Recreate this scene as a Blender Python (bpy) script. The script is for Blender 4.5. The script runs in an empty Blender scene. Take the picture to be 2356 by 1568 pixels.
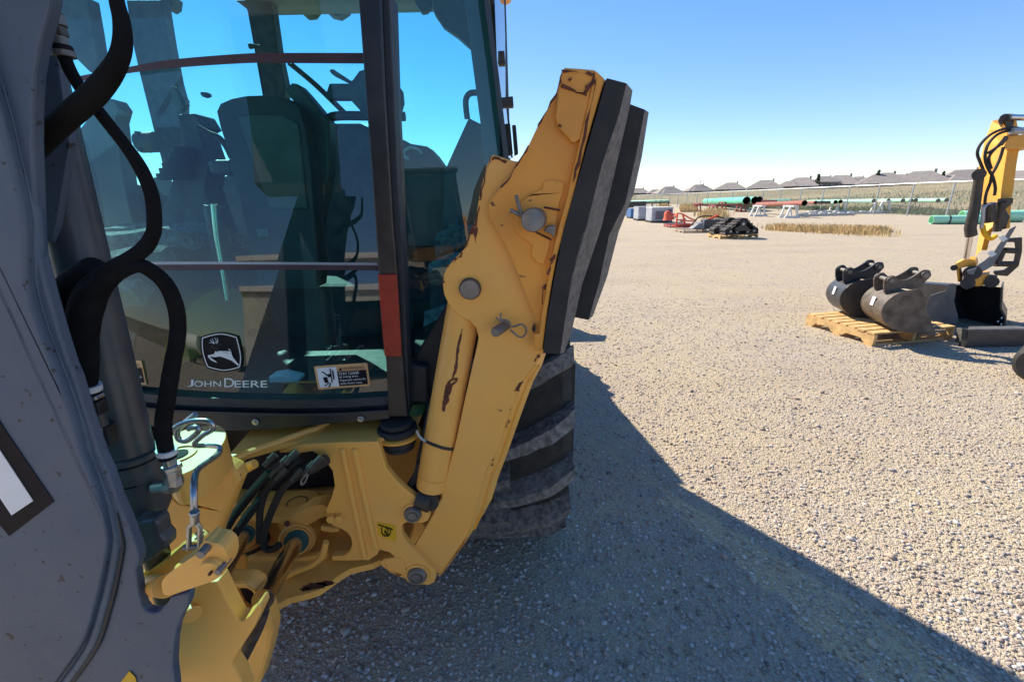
import bpy, bmesh, math, random
import numpy as np
from mathutils import Vector, Matrix
from mathutils.geometry import tessellate_polygon
random.seed(7); np.random.seed(7)
SC = bpy.context.scene
COL = SC.collection
R = math.radians

# ------------------------------------------------------------------ camera
PITCH = R(18.2); ROLL = R(1.2); F = 1000.0; CAMZ = 1.5
cam_d = bpy.data.cameras.new('camera'); cam = bpy.data.objects.new('camera', cam_d); COL.objects.link(cam)
cam.location = (0, 0, CAMZ); cam.rotation_euler = (Matrix.Rotation(R(90) - PITCH, 3, 'X') @ Matrix.Rotation(-ROLL, 3, 'Z')).to_euler()
cam_d.sensor_width = 36; cam_d.lens = 36 * F / 2356; cam_d.clip_start = 0.02; cam_d.clip_end = 2000
SC.camera = cam
# ------------------------------------------------------------------ light
SUN_EL = 41.5; SX, SY = -0.6, 0.8          # horizontal direction TO the sun
w = bpy.data.worlds.new('World'); SC.world = w; w.use_nodes = True
nt = w.node_tree; bg = nt.nodes['Background']
sky = nt.nodes.new('ShaderNodeTexSky'); sky.sky_type = 'NISHITA'; sky.sun_disc = False
sky.sun_elevation = R(SUN_EL); sky.sun_rotation = math.atan2(SX, SY)
sky.air_density = 1.0; sky.dust_density = 0.0; sky.ozone_density = 5.0
hs_ = nt.nodes.new('ShaderNodeHueSaturation'); hs_.inputs['Saturation'].default_value = 1.24; hs_.inputs['Hue'].default_value = .512
def vm(op, src, v):
    x = nt.nodes.new('ShaderNodeVectorMath'); x.operation = op; nt.links.new(src, x.inputs[0]); x.inputs[1].default_value = (v, v, v); return x.outputs[0]
ga = nt.nodes.new('ShaderNodeGamma'); ga.inputs[1].default_value = .76
nt.links.new(sky.outputs[0], hs_.inputs['Color']); nt.links.new(vm('MULTIPLY', hs_.outputs[0], .2), ga.inputs[0])
nt.links.new(vm('MULTIPLY', ga.outputs[0], 5.0), bg.inputs[0]); bg.inputs[1].default_value = 0.079
sl = bpy.data.lights.new('sun', 'SUN'); sl.energy = 3.55; sl.angle = R(0.53); sl.color = (1, 0.90, 0.745)
so = bpy.data.objects.new('sun', sl); COL.objects.link(so)
ce = math.cos(R(SUN_EL))
so.rotation_euler = Vector((SX * ce, SY * ce, math.sin(R(SUN_EL)))).to_track_quat('Z', 'Y').to_euler()
SC.view_settings.view_transform = 'Standard'; SC.view_settings.look = 'None'
SC.view_settings.gamma = 1; SC.view_settings.use_curve_mapping = False
SC.view_settings.exposure = 1.3
SC.cycles.max_bounces = 10; SC.cycles.transparent_max_bounces = 24; SC.cycles.glossy_bounces = 5

# ------------------------------------------------------------------ survey helpers: sight lines to world points
def ray(px, py):
    a = (px - 1178) / F; b = (784 - py) / F
    u = a * math.cos(ROLL) + b * math.sin(ROLL); v = -a * math.sin(ROLL) + b * math.cos(ROLL)
    return Vector((u, math.cos(PITCH) + v * math.sin(PITCH), -math.sin(PITCH) + v * math.cos(PITCH)))
def W(p, Y):
    d = ray(*p); return Vector((0, 0, CAMZ)) + d * (Y / d.y)
def Zp(p, z):
    d = ray(*p); return Vector((0, 0, CAMZ)) + d * ((z - CAMZ) / d.z)
def G(px, py): return Zp((px, py), 0.0)
def T(c, r, pts): return [(785.33 * c + x / 3, 522.9 * r + y / 3) for x, y in pts]
def PL(pts, Y): return [W(p, Y) for p in pts]

# ------------------------------------------------------------------ materials
def mat(name, col, rough=0.6, metal=0.0, var=0.12, vs=8.0, bump=0.0, bs=60.0, dust=0.0, dcol=(.45, .38, .3),
        rust=0.0, rs=25.0, rcol=(.14, .045, .02), spec=0.5, coat=0.0, bd=0.003):
    m = bpy.data.materials.new(name); m.use_nodes = True
    n = m.node_tree.nodes; L = m.node_tree.links; b = n['Principled BSDF']
    b.inputs['Roughness'].default_value = rough; b.inputs['Metallic'].default_value = metal
    b.inputs['Specular IOR Level'].default_value = spec; b.inputs['Coat Weight'].default_value = coat
    g = n.new('ShaderNodeNewGeometry')
    def noise(s, d=4):
        t = n.new('ShaderNodeTexNoise'); t.inputs['Scale'].default_value = s; t.inputs['Detail'].default_value = d
        L.new(g.outputs['Position'], t.inputs['Vector']); return t
    def ramp(src, a, bb):
        r = n.new('ShaderNodeMapRange'); r.inputs['From Min'].default_value = a; r.inputs['From Max'].default_value = bb
        L.new(src, r.inputs['Value']); return r.outputs[0]
    def mix(f, A, B):
        x = n.new('ShaderNodeMix'); x.data_type = 'RGBA'
        if isinstance(f, float): x.inputs[0].default_value = f
        else: L.new(f, x.inputs[0])
        for i, v in ((6, A), (7, B)):
            if isinstance(v, tuple): x.inputs[i].default_value = (*v, 1)
            else: L.new(v, x.inputs[i])
        return x.outputs[2]
    n1 = noise(vs)
    lo = tuple(max(0, c * (1 - var)) for c in col); hi = tuple(min(1, c * (1 + var)) for c in col)
    c = mix(ramp(n1.outputs[0], .3, .7), lo, hi)
    if dust > 0:
        n2 = noise(vs * 2.3, 6); sx = n.new('ShaderNodeMath'); sx.operation = 'MULTIPLY'; sx.inputs[1].default_value = dust
        L.new(ramp(n2.outputs[0], .35, .75), sx.inputs[0]); c = mix(sx.outputs[0], c, dcol)
    if rust > 0:
        n3 = noise(rs, 6); c = mix(ramp(n3.outputs[0], .70 - rust, .72 - rust), c, rcol)
    L.new(c, b.inputs['Base Color'])
    rr = n.new('ShaderNodeMapRange'); rr.inputs['To Min'].default_value = max(.02, rough - .1); rr.inputs['To Max'].default_value = min(1, rough + .12)
    L.new(noise(vs * 4).outputs[0], rr.inputs['Value']); L.new(rr.outputs[0], b.inputs['Roughness'])
    if bump > 0:
        n4 = noise(bs, 6); bp = n.new('ShaderNodeBump'); bp.inputs['Strength'].default_value = bump; bp.inputs['Distance'].default_value = bd
        L.new(n4.outputs[0], bp.inputs['Height']); L.new(bp.outputs[0], b.inputs['Normal'])
    return m
def glass(name, tint, refl=0.09, rough=0.0, haze=0.0):
    m = bpy.data.materials.new(name); m.use_nodes = True
    n = m.node_tree.nodes; L = m.node_tree.links; n.remove(n['Principled BSDF']); out = n['Material Output']
    t = n.new('ShaderNodeBsdfTransparent'); t.inputs[0].default_value = (*tint, 1)
    g = n.new('ShaderNodeBsdfGlossy'); g.inputs['Roughness'].default_value = rough
    fr = n.new('ShaderNodeLayerWeight'); fr.inputs[0].default_value = .5
    pw = n.new('ShaderNodeMath'); pw.operation = 'POWER'; pw.inputs[1].default_value = 5; L.new(fr.outputs['Facing'], pw.inputs[0])
    ma = n.new('ShaderNodeMath'); ma.operation = 'MULTIPLY_ADD'; ma.inputs[1].default_value = .9; ma.inputs[2].default_value = .045 + refl
    L.new(pw.outputs[0], ma.inputs[0]); mx = n.new('ShaderNodeMixShader'); L.new(ma.outputs[0], mx.inputs[0])
    L.new(t.outputs[0], mx.inputs[1]); L.new(g.outputs[0], mx.inputs[2]); last = mx.outputs[0]
    if haze > 0:
        d = n.new('ShaderNodeBsdfDiffuse'); d.inputs[0].default_value = (.5, .55, .5, 1)
        no = n.new('ShaderNodeTexNoise'); no.inputs['Scale'].default_value = 5; no.inputs['Detail'].default_value = 8
        geo = n.new('ShaderNodeNewGeometry'); L.new(geo.outputs['Position'], no.inputs['Vector'])
        mr = n.new('ShaderNodeMapRange'); mr.inputs['From Min'].default_value = .35; mr.inputs['From Max'].default_value = .75
        mr.inputs['To Min'].default_value = haze * .35; mr.inputs['To Max'].default_value = haze
        L.new(no.outputs[0], mr.inputs['Value']); m2 = n.new('ShaderNodeMixShader'); L.new(mr.outputs[0], m2.inputs[0])
        L.new(last, m2.inputs[1]); L.new(d.outputs[0], m2.inputs[2]); last = m2.outputs[0]
    L.new(last, out.inputs['Surface']); return m

M = {}
M['yellow'] = mat('yellow_paint', (.92, .455, .088), .42, var=.05, vs=3, bump=.12, bs=260, dust=.16, dcol=(.66, .46, .26), rust=.008, rs=14, bd=.001)
M['yellow_worn'] = mat('yellow_paint_worn', (.84, .345, .045), .5, var=.12, vs=5, bump=.25, bs=120, dust=.2, dcol=(.55, .3, .1), rust=.02, rs=30, bd=.002)
M['yellow_plain'] = mat('yellow_paint_clean', (.80, .36, .04), .4, var=.06, vs=3, dust=.1)
M['boom'] = mat('slate_boom_paint', (.068, .095, .145), .5, var=.10, vs=5, bump=.3, bs=180, dust=.15, dcol=(.14, .165, .20), rust=.045, rs=70, rcol=(.03, .03, .035), bd=.0015)
M['weld'] = mat('boom_edge', (.065, .10, .155), .5, var=.25, vs=20, bump=.5, bs=90, dust=.3, dcol=(.14, .17, .21))
M['barrel'] = mat('dark_cylinder_paint', (.055, .058, .066), .35, var=.12, bump=.1, dust=.1)
M['sleeve'] = mat('woven_sleeve', (.008, .008, .010), .9, var=.3, vs=30, bump=.7, bs=420, dust=.05, dcol=(.06, .05, .045), spec=.15)
M['rubber'] = mat('black_rubber', (.018, .018, .019), .7, var=.2, bump=.3, bs=150, dust=.15, dcol=(.12, .1, .08))
M['black'] = mat('black_paint', (.012, .013, .018), .32, var=.15, dust=.05)
M['navy'] = mat('black_plastic', (.018, .022, .03), .55, var=.12, bump=.3, bs=300, dust=.08, dcol=(.1, .1, .1))
M['tyre'] = mat('tyre_rubber', (.026, .024, .021), .85, var=.2, vs=12, bump=.4, bs=100, dust=.3, dcol=(.10, .085, .065))
M['lug'] = mat('tyre_lug_dusty', (.10, .095, .088), .9, var=.4, vs=22, bump=.9, bs=110, dust=.8, dcol=(.34, .32, .29), bd=.006)
M['wornrub'] = mat('worn_pad_rubber', (.15, .13, .115), .9, var=.5, vs=40, bump=.9, bs=80, dust=.6, dcol=(.30, .27, .23), bd=.004)
M['chrome'] = mat('chrome', (.74, .67, .63), .2, metal=1, var=.06, vs=20)
M['steel'] = mat('zinc_steel', (.42, .43, .44), .32, metal=.9, var=.15, vs=30)
M['pin'] = mat('pin_steel', (.22, .20, .18), .5, metal=.5, var=.2, vs=40, bump=.3, bs=200)
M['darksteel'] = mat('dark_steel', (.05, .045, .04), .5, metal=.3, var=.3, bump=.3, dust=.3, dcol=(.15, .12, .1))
M['seat'] = mat('seat_vinyl', (.045, .045, .042), .75, var=.2, bump=.2)
M['seatshell'] = mat('seat_shell', (.07, .06, .045), .5, var=.25, dust=.2, dcol=(.2, .18, .14))
M['interior'] = mat('cab_plastic', (.030, .034, .038), .6, var=.15, dust=.15)
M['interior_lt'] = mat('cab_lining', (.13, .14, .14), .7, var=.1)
M['white'] = mat('white_print', (.8, .8, .8), .5, var=.03)
M['blackprint'] = mat('black_print', (.012, .010, .014), .6, var=.03, spec=.15)
M['orangeprint'] = mat('label_border', (.75, .42, .18), .5, var=.06)
M['red'] = mat('red_reflector', (.32, .018, .010), .3, var=.12, vs=20, bump=.25, bs=900, dust=.12, dcol=(.4, .1, .08), bd=.001)
M['strip'] = mat('glass_seal', (.055, .028, .035), .5, var=.1, dust=.2, dcol=(.2, .1, .1))
M['green'] = mat('hose_green', (.02, .10, .085), .5, var=.2)
M['brown'] = mat('greasy_steel', (.05, .025, .015), .4, var=.4, vs=25, dust=.2)
M['rusty'] = mat('rust', (.13, .038, .018), .8, var=.4, vs=60, bump=.6, bs=200)
M['rglass'] = glass('tinted_rear_glass', (.39, .93, .97), .045, haze=.014)
M['doorglass'] = glass('sun_stop_door_glass', (.035, .05, .035), .05, haze=.06)  # tint darkened to hold a sun streak out of the cab's shadow
M['fglass'] = glass('tinted_front_glass', (.85, 1, 1), .0, haze=.02)
M['pipe'] = mat('mint_pipe', (.36, .74, .50), .5, var=.08, vs=1.2, dust=.3, dcol=(.5, .68, .54))
M['pipe2'] = mat('teal_pipe', (.10, .55, .36), .45, var=.1, vs=1.2, dust=.2, dcol=(.4, .6, .5))
M['rustpipe'] = mat('rusty_pipe', (.30, .11, .08), .8, var=.25, vs=4)
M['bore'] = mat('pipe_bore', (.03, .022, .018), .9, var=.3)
M['redsteel'] = mat('red_oxide_steel', (.32, .085, .07), .7, var=.25, vs=4)
M['whitesteel'] = mat('white_steel', (.68, .68, .66), .6, var=.1, vs=5, dust=.3)
M['galv'] = mat('galvanised', (.45, .46, .47), .45, metal=.4, var=.1)
M['pine'] = mat('pallet_wood', (.62, .40, .17), .8, var=.25, vs=14, bump=.4, bs=60)
M['oldwood'] = mat('weathered_wood', (.42, .32, .24), .85, var=.25, vs=12, bump=.4)
M['bucket_black'] = mat('bucket_black', (.022, .026, .034), .38, var=.2, dust=.2, dcol=(.16, .13, .11))
M['bucket_worn'] = mat('bucket_worn', (.075, .058, .048), .5, var=.4, vs=6, dust=.4, dcol=(.32, .26, .2))
M['bucket_grey'] = mat('bucket_grey', (.10, .10, .10), .6, var=.3, vs=8, dust=.4, dcol=(.2, .185, .165))
M['cat'] = mat('excavator_yellow', (.82, .38, .035), .45, var=.06, vs=3, dust=.12)
M['greysteel'] = mat('grey_steel', (.16, .17, .19), .5, var=.15, dust=.1)
M['genset'] = mat('generator_grey', (.36, .38, .43), .6, var=.12, vs=4, dust=.2)
M['blue'] = mat('blue_paint', (.03, .13, .34), .5, var=.1, dust=.15)
M['orange'] = mat('orange_red_paint', (.78, .10, .03), .5, var=.1, dust=.15)
M['roof'] = mat('roof_shingle', (.28, .245, .22), .95, var=.15, vs=1.0, bump=.4, bs=6)
M['brick'] = mat('house_wall', (.36, .29, .25), .9, var=.15, vs=2)
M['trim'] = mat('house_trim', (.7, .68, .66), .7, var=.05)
M['win'] = mat('house_window', (.03, .035, .045), .1, var=.1)
M['bark'] = mat('bark', (.10, .07, .05), .9, var=.3)
M['leaf'] = mat('foliage', (.05, .075, .035), .8, var=.4, vs=2)
M['straw'] = mat('dry_grass', (.60, .44, .21), .9, var=.3, vs=3)
M['weeds'] = mat('green_weeds', (.11, .15, .06), .9, var=.35, vs=2)
M['siding'] = mat('metal_siding', (.60, .58, .53), .55, var=.06, vs=1)
M['dark'] = mat('dark_interior', (.03, .03, .032), .9)
M['concrete'] = mat('concrete', (.34, .33, .31), .9, var=.1, vs=3)
M['cabglass_dark'] = mat('dark_cab_glass', (.01, .03, .035), .05, var=.05, spec=.8)
M['decalyel'] = mat('yellow_decal', (.78, .44, .01), .5, var=.05)
em = bpy.data.materials.new('skylight_glow'); em.use_nodes = True
em.node_tree.nodes['Principled BSDF'].inputs['Emission Color'].default_value = (1, 1, .75, 1)
em.node_tree.nodes['Principled BSDF'].inputs['Emission Strength'].default_value = 14
M['skylight'] = em  # emission stands in for daylight coming through the bay skylight

# ------------------------------------------------------------------ object helpers
ORG = {}
def thing(name, label, cat, loc=(0, 0, 0), group=None):
    o = bpy.data.objects.new(name, None); COL.objects.link(o); o.location = loc; o.empty_display_size = .1
    o['label'] = label; o['category'] = cat
    if group: o['group'] = group
    ORG[o.name] = Vector(loc); return o
def tag(o, label, cat, group=None):
    o['label'] = label; o['category'] = cat
    if group: o['group'] = group
    return o
def link(name, me, m, parent=None, label=None, bevel=0, smooth=None, kind=None, seg=2):
    me.materials.clear()
    if m is not None: me.materials.append(M[m] if isinstance(m, str) else m)
    o = bpy.data.objects.new(name, me); COL.objects.link(o)
    if parent is not None:
        org = ORG[parent.name]
        if org.length > 0: me.transform(Matrix.Translation(-org))
        o.parent = parent; ORG[o.name] = org
    if smooth is None: smooth = False
    if smooth:
        me.polygons.foreach_set('use_smooth', [True] * len(me.polygons))
        try: me.set_sharp_from_angle(angle=R(38))
        except Exception: pass
    if bevel > 0:
        b = o.modifiers.new('bevel', 'BEVEL'); b.width = bevel; b.segments = seg; b.limit_method = 'ANGLE'; b.angle_limit = R(40)
    if label: o['label'] = label
    if kind: o['kind'] = kind
    return o
def me_from(vs, fs, name='m'):
    me = bpy.data.meshes.new(name); me.from_pydata([tuple(v) for v in vs], [], fs); me.validate(); me.update()
    bm = bmesh.new(); bm.from_mesh(me); bmesh.ops.recalc_face_normals(bm, faces=bm.faces); bm.to_mesh(me); bm.free(); return me
class MB:
    def __init__(s): s.v = []; s.f = []
    def add(s, vs, fs):
        k = len(s.v); s.v += [Vector(v) for v in vs]; s.f += [tuple(i + k for i in f) for f in fs]; return s
    def box(s, c, size, rz=0, rot=None):
        c = Vector(c); hx, hy, hz = [a / 2 for a in size]; m = rot if rot is not None else Matrix.Rotation(rz, 3, 'Z')
        vs = [c + m @ Vector((x, y, z)) for x in (-hx, hx) for y in (-hy, hy) for z in (-hz, hz)]
        return s.add(vs, [(0, 1, 3, 2), (4, 6, 7, 5), (0, 4, 5, 1), (2, 3, 7, 6), (0, 2, 6, 4), (1, 5, 7, 3)])
    def bar(s, a, b, w_, h, up=(0, 0, 1)):
        a = Vector(a); b = Vector(b); d = (b - a); l = d.length; d.normalize(); up = Vector(up)
        x = d.cross(up)
        if x.length < 1e-4: x = d.cross(Vector((1, 0, 0)))
        x.normalize(); z = x.cross(d)
        m = Matrix((x, d, z)).transposed(); return s.box((a + b) / 2, (w_, l, h), rot=m)
    def tube(s, pts, r, n=12, cap=True, smooth=0):
        pts = [Vector(p) for p in pts]; rs = list(r) if isinstance(r, (list, tuple)) else [r] * len(pts)
        if smooth:
            P = []; RR = []
            for i in range(len(pts) - 1):
                p0 = pts[max(i - 1, 0)]; p1 = pts[i]; p2 = pts[i + 1]; p3 = pts[min(i + 2, len(pts) - 1)]
                for k in range(smooth):
                    t = k / smooth
                    P.append(.5 * ((2 * p1) + (p2 - p0) * t + (2 * p0 - 5 * p1 + 4 * p2 - p3) * t * t + (3 * p1 - p0 - 3 * p2 + p3) * t ** 3))
                    RR.append(rs[i] * (1 - t) + rs[i + 1] * t)
            P.append(pts[-1]); RR.append(rs[-1]); pts, rs = P, RR
        k = len(s.v); N = len(pts); d = (pts[1] - pts[0]).normalized()
        x = d.cross(Vector((0, 0, 1)))
        if x.length < .05: x = d.cross(Vector((1, 0, 0)))
        x.normalize()
        for i, p in enumerate(pts):
            d = (pts[min(i + 1, N - 1)] - pts[max(i - 1, 0)]).normalized()
            x = (x - d * x.dot(d)).normalized(); y = d.cross(x)
            for j in range(n):
                a = 2 * math.pi * j / n; s.v.append(p + (x * math.cos(a) + y * math.sin(a)) * rs[i])
        for i in range(N - 1):
            for j in range(n):
                a = k + i * n + j; b = k + i * n + (j + 1) % n; s.f.append((a, b, b + n, a + n))
        if cap:
            s.f.append(tuple(k + j for j in range(n))[::-1]); s.f.append(tuple(k + (N - 1) * n + j for j in range(n)))
        return s
    def cyl(s, a, b, r, n=20, r2=None): return s.tube([a, b], [r, r if r2 is None else r2], n)
    def ring(s, a, b, ro, ri, n=28):     # open pipe with bore
        a = Vector(a); b = Vector(b); d = (b - a).normalized(); x = d.cross(Vector((0, 0, 1)))
        if x.length < .05: x = d.cross(Vector((1, 0, 0)))
        x.normalize(); y = d.cross(x); k = len(s.v)
        for p, r_ in ((a, ro), (b, ro), (b, ri), (a, ri)):
            for j in range(n):
                t = 2 * math.pi * j / n; s.v.append(p + (x * math.cos(t) + y * math.sin(t)) * r_)
        for q in range(4):
            for j in range(n):
                A = k + q * n; B = k + ((q + 1) % 4) * n; s.f.append((A + j, A + (j + 1) % n, B + (j + 1) % n, B + j))
        return s
    def prism(s, pts, vec, holes=()):
        loops = [[Vector(p) for p in pts]] + [[Vector(p) for p in h] for h in holes]; vec = Vector(vec)
        flat = [p for l in loops for p in l]; n = len(flat); k = len(s.v)
        tris = tessellate_polygon(loops)
        s.v += flat + [p + vec for p in flat]
        for t in tris: s.f.append(tuple(k + i for i in t)); s.f.append(tuple(k + n + i for i in reversed(t)))
        o = 0
        for l in loops:
            m_ = len(l)
            for j in range(m_):
                a = k + o + j; b = k + o + (j + 1) % m_; s.f.append((a, b, b + n, a + n))
            o += m_
        return s
    def loft(s, A, B):    # side strip between two equally long open curves, given thickness elsewhere
        k = len(s.v); n = len(A); s.v += [Vector(p) for p in A] + [Vector(p) for p in B]
        for i in range(n - 1): s.f.append((k + i, k + i + 1, k + n + i + 1, k + n + i))
        return s
    def sheet(s, rows):
        k = len(s.v); n = len(rows[0])
        for r_ in rows: s.v += [Vector(p) for p in r_]
        for i in range(len(rows) - 1):
            for j in range(n - 1):
                a = k + i * n + j; s.f.append((a, a + 1, a + n + 1, a + n))
        return s
    def hexn(s, a, b, r): return s.cyl(a, b, r, 6)
    def mesh(s): return me_from(s.v, s.f)
    def build(s, name, m, parent=None, **k): return link(name, s.mesh(), m, parent, **k)
def smoothpts(pts, n=4, closed=True):
    P = []; N = len(pts); pts = [Vector(p) for p in pts]
    for i in range(N if closed else N - 1):
        g = (lambda j: pts[j % N]) if closed else (lambda j: pts[min(max(j, 0), N - 1)])
        p0, p1, p2, p3 = g(i - 1), g(i), g(i + 1), g(i + 2)
        for k in range(n):
            t = k / n
            P.append(.5 * ((2 * p1) + (p2 - p0) * t + (2 * p0 - 5 * p1 + 4 * p2 - p3) * t * t + (3 * p1 - p0 - 3 * p2 + p3) * t ** 3))
    if not closed: P.append(pts[-1])
    return P
def jag(pts, amp, step):       # chipped outline
    out = []; N = len(pts)
    for i in range(N):
        a = Vector(pts[i]); b = Vector(pts[(i + 1) % N]); n = max(1, int((b - a).length / step))
        for k in range(n):
            p = a.lerp(b, k / n); p.x += random.uniform(-amp, amp); p.z += random.uniform(-amp, amp); out.append(p)
    return out
def circ(c, r, n=24, ax=None, ax2=None):
    ax = Vector(ax or (1, 0, 0)); ax2 = Vector(ax2 or (0, 0, 1)); c = Vector(c)
    return [c + ax * (r * math.cos(2 * math.pi * i / n)) + ax2 * (r * math.sin(2 * math.pi * i / n)) for i in range(n)]
def copy_tree(o, parent=None):
    c = o.copy(); COL.objects.link(c)
    if parent is not None: c.parent = parent
    for ch in list(o.children): copy_tree(ch, c)
    return c
def text_mesh(s, ext=0.0):
    cu = bpy.data.curves.new('t', 'FONT'); cu.body = s; cu.extrude = ext; cu.resolution_u = 3
    o = bpy.data.objects.new('t', cu); COL.objects.link(o)
    dg = bpy.context.evaluated_depsgraph_get(); me = bpy.data.meshes.new_from_object(o.evaluated_get(dg))
    bpy.data.objects.remove(o); bpy.data.curves.remove(cu); return me
def map_text(s, fn, x0, y0, wd, ht, shear=0.0, bold=0.0, mirror=False):
    """text scaled to a box (x0,y0 = lower left, y grows downward), mapped onto a surface by fn(px,py)"""
    me = text_mesh(s); xs = [v.co.x for v in me.vertices]; ys = [v.co.y for v in me.vertices]
    a, b, c, d = min(xs), max(xs), min(ys), max(ys)
    for v in me.vertices:
        fx = (v.co.x - a) / (b - a); fy = (v.co.y - c) / max(1e-6, d - c)
        if mirror: fx = 1 - fx
        v.co = fn(x0 + fx * wd, y0 - fy * ht + shear * fx)
    return me

# ================================================================== GROUND
def gravel_material():
    m = bpy.data.materials.new('gravel'); m.use_nodes = True
    n = m.node_tree.nodes; L = m.node_tree.links; b = n['Principled BSDF']; b.inputs['Roughness'].default_value = .95
    b.inputs['Specular IOR Level'].default_value = .2
    g = n.new('ShaderNodeNewGeometry')
    def vor(s, f='F1'):
        v = n.new('ShaderNodeTexVoronoi'); v.feature = f; v.inputs['Scale'].default_value = s; L.new(g.outputs['Position'], v.inputs['Vector']); return v
    def noi(s, d=5):
        v = n.new('ShaderNodeTexNoise'); v.inputs['Scale'].default_value = s; v.inputs['Detail'].default_value = d; L.new(g.outputs['Position'], v.inputs['Vector']); return v
    v1 = vor(150); v2 = vor(62); v3 = vor(420)
    cr = n.new('ShaderNodeValToRGB'); e = cr.color_ramp.elements
    cols = [(0, (.24, .19, .15)), (.25, (.46, .37, .28)), (.5, (.34, .29, .25)), (.68, (.56, .49, .40)), (.82, (.40, .30, .23)), (1, (.62, .58, .52))]
    e[0].position = 0; e[0].color = (*cols[0][1], 1); e[1].position = 1; e[1].color = (*cols[-1][1], 1)
    for p, c in cols[1:-1]:
        x = e.new(p); x.color = (*c, 1)
    sp = n.new('ShaderNodeSeparateColor'); L.new(v1.outputs['Color'], sp.inputs[0]); L.new(sp.outputs[0], cr.inputs[0])
    big = noi(.9, 6); med = noi(7, 6)
    def mixc(fac, A, B, bt='MIX'):
        x = n.new('ShaderNodeMix'); x.data_type = 'RGBA'; x.blend_type = bt
        for i, vv in ((0, fac), (6, A), (7, B)):
            if isinstance(vv, (int, float)): x.inputs[i].default_value = vv
            elif isinstance(vv, tuple): x.inputs[i].default_value = (*vv, 1)
            else: L.new(vv, x.inputs[i])
        return x.outputs[2]
    mr = n.new('ShaderNodeMapRange'); mr.inputs['From Min'].default_value = .38; mr.inputs['From Max'].default_value = .66; mr.inputs['To Max'].default_value = .7; L.new(med.outputs[0], mr.inputs['Value'])
    c = mixc(mr.outputs[0], cr.outputs[0], (.50, .41, .265))
    mp = n.new('ShaderNodeMapping'); mp.inputs['Rotation'].default_value = (0, 0, .5); mp.inputs['Scale'].default_value = (.22, 1.5, 1); L.new(g.outputs['Position'], mp.inputs[0])
    rut = n.new('ShaderNodeTexNoise'); rut.inputs['Scale'].default_value = .8; rut.inputs['Detail'].default_value = 7; L.new(mp.outputs[0], rut.inputs['Vector'])
    mr3 = n.new('ShaderNodeMapRange'); mr3.inputs['From Min'].default_value = .48; mr3.inputs['From Max'].default_value = .68; mr3.inputs['To Max'].default_value = .6; L.new(rut.outputs[0], mr3.inputs['Value'])
    c = mixc(mr3.outputs[0], c, (.40, .32, .235))
    mr2 = n.new('ShaderNodeMapRange'); mr2.inputs['From Min'].default_value = .35; mr2.inputs['From Max'].default_value = .7; mr2.inputs['To Max'].default_value = .55; L.new(big.outputs[0], mr2.inputs['Value'])
    c = mixc(mr2.outputs[0], c, (.52, .43, .275)); L.new(c, b.inputs['Base Color'])
    a1 = n.new('ShaderNodeMath'); a1.operation = 'MULTIPLY_ADD'; a1.inputs[1].default_value = -.6; L.new(v2.outputs['Distance'], a1.inputs[0])
    a2 = n.new('ShaderNodeMath'); a2.operation = 'MULTIPLY_ADD'; a2.inputs[1].default_value = -.5; L.new(v1.outputs['Distance'], a2.inputs[0]); L.new(a2.outputs[0], a1.inputs[2])
    L.new(noi(45, 8).outputs[0], a2.inputs[2])
    bp = n.new('ShaderNodeBump'); bp.inputs['Strength'].default_value = .9; bp.inputs['Distance'].default_value = .012
    L.new(a1.outputs[0], bp.inputs['Height']); L.new(bp.outputs[0], b.inputs['Normal']); return m
M['gravel'] = gravel_material()
gm = MB(); gm.sheet([[(x, y, 0) for x in (-900, -60, 0, 60, 900)] for y in (-900, -60, 0, 60, 900)])
go = gm.build('ground', 'gravel', kind='structure')

# loose stones: one uncountable mass
def pebbles(name, N, region, rmin, rmax, mcol):
    ico = bmesh.new(); bmesh.ops.create_icosphere(ico, subdivisions=1, radius=1)
    bv = np.array([v.co[:] for v in ico.verts]); bf = np.array([[v.index for v in f.verts] for f in ico.faces]); ico.free()
    pts = []
    while len(pts) < N:
        x, y, ok = region()
        if ok: pts.append((x, y))
    P = np.array(pts); n = len(P)
    r = rmin + (rmax - rmin) * np.random.rand(n) ** 3.2; sc = np.stack([r * (.8 + .5 * np.random.rand(n)), r * (.6 + .4 * np.random.rand(n)), r * (.4 + .35 * np.random.rand(n))], 1)
    a = np.random.rand(n) * 6.283; ca, sa = np.cos(a), np.sin(a)
    jit = 1 + .22 * (np.random.rand(n, len(bv), 1) - .5) * 2
    V = bv[None] * jit * sc[:, None, :]
    X = V[:, :, 0] * ca[:, None] - V[:, :, 1] * sa[:, None] + P[:, 0, None]; Y = V[:, :, 0] * sa[:, None] + V[:, :, 1] * ca[:, None] + P[:, 1, None]
    Zc = V[:, :, 2] + (r * .22)[:, None]
    V = np.stack([X, Y, Zc], 2).reshape(-1, 3); Fc = (bf[None] + (np.arange(n) * len(bv))[:, None, None]).reshape(-1, 3)
    me = bpy.data.meshes.new(name); me.vertices.add(len(V)); me.vertices.foreach_set('co', V.ravel())
    me.loops.add(Fc.size); me.loops.foreach_set('vertex_index', Fc.ravel()); me.polygons.add(len(Fc))
    me.polygons.foreach_set('loop_start', np.arange(0, Fc.size, 3)); me.polygons.foreach_set('loop_total', np.full(len(Fc), 3))
    me.update()
    at_ = me.attributes.new('tone', 'FLOAT', 'POINT'); at_.data.foreach_set('value', np.repeat(np.random.rand(n), len(bv)))
    me.polygons.foreach_set('use_smooth', [True] * len(Fc))
    o = link(name, me, mcol, kind='stuff'); return o
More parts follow.
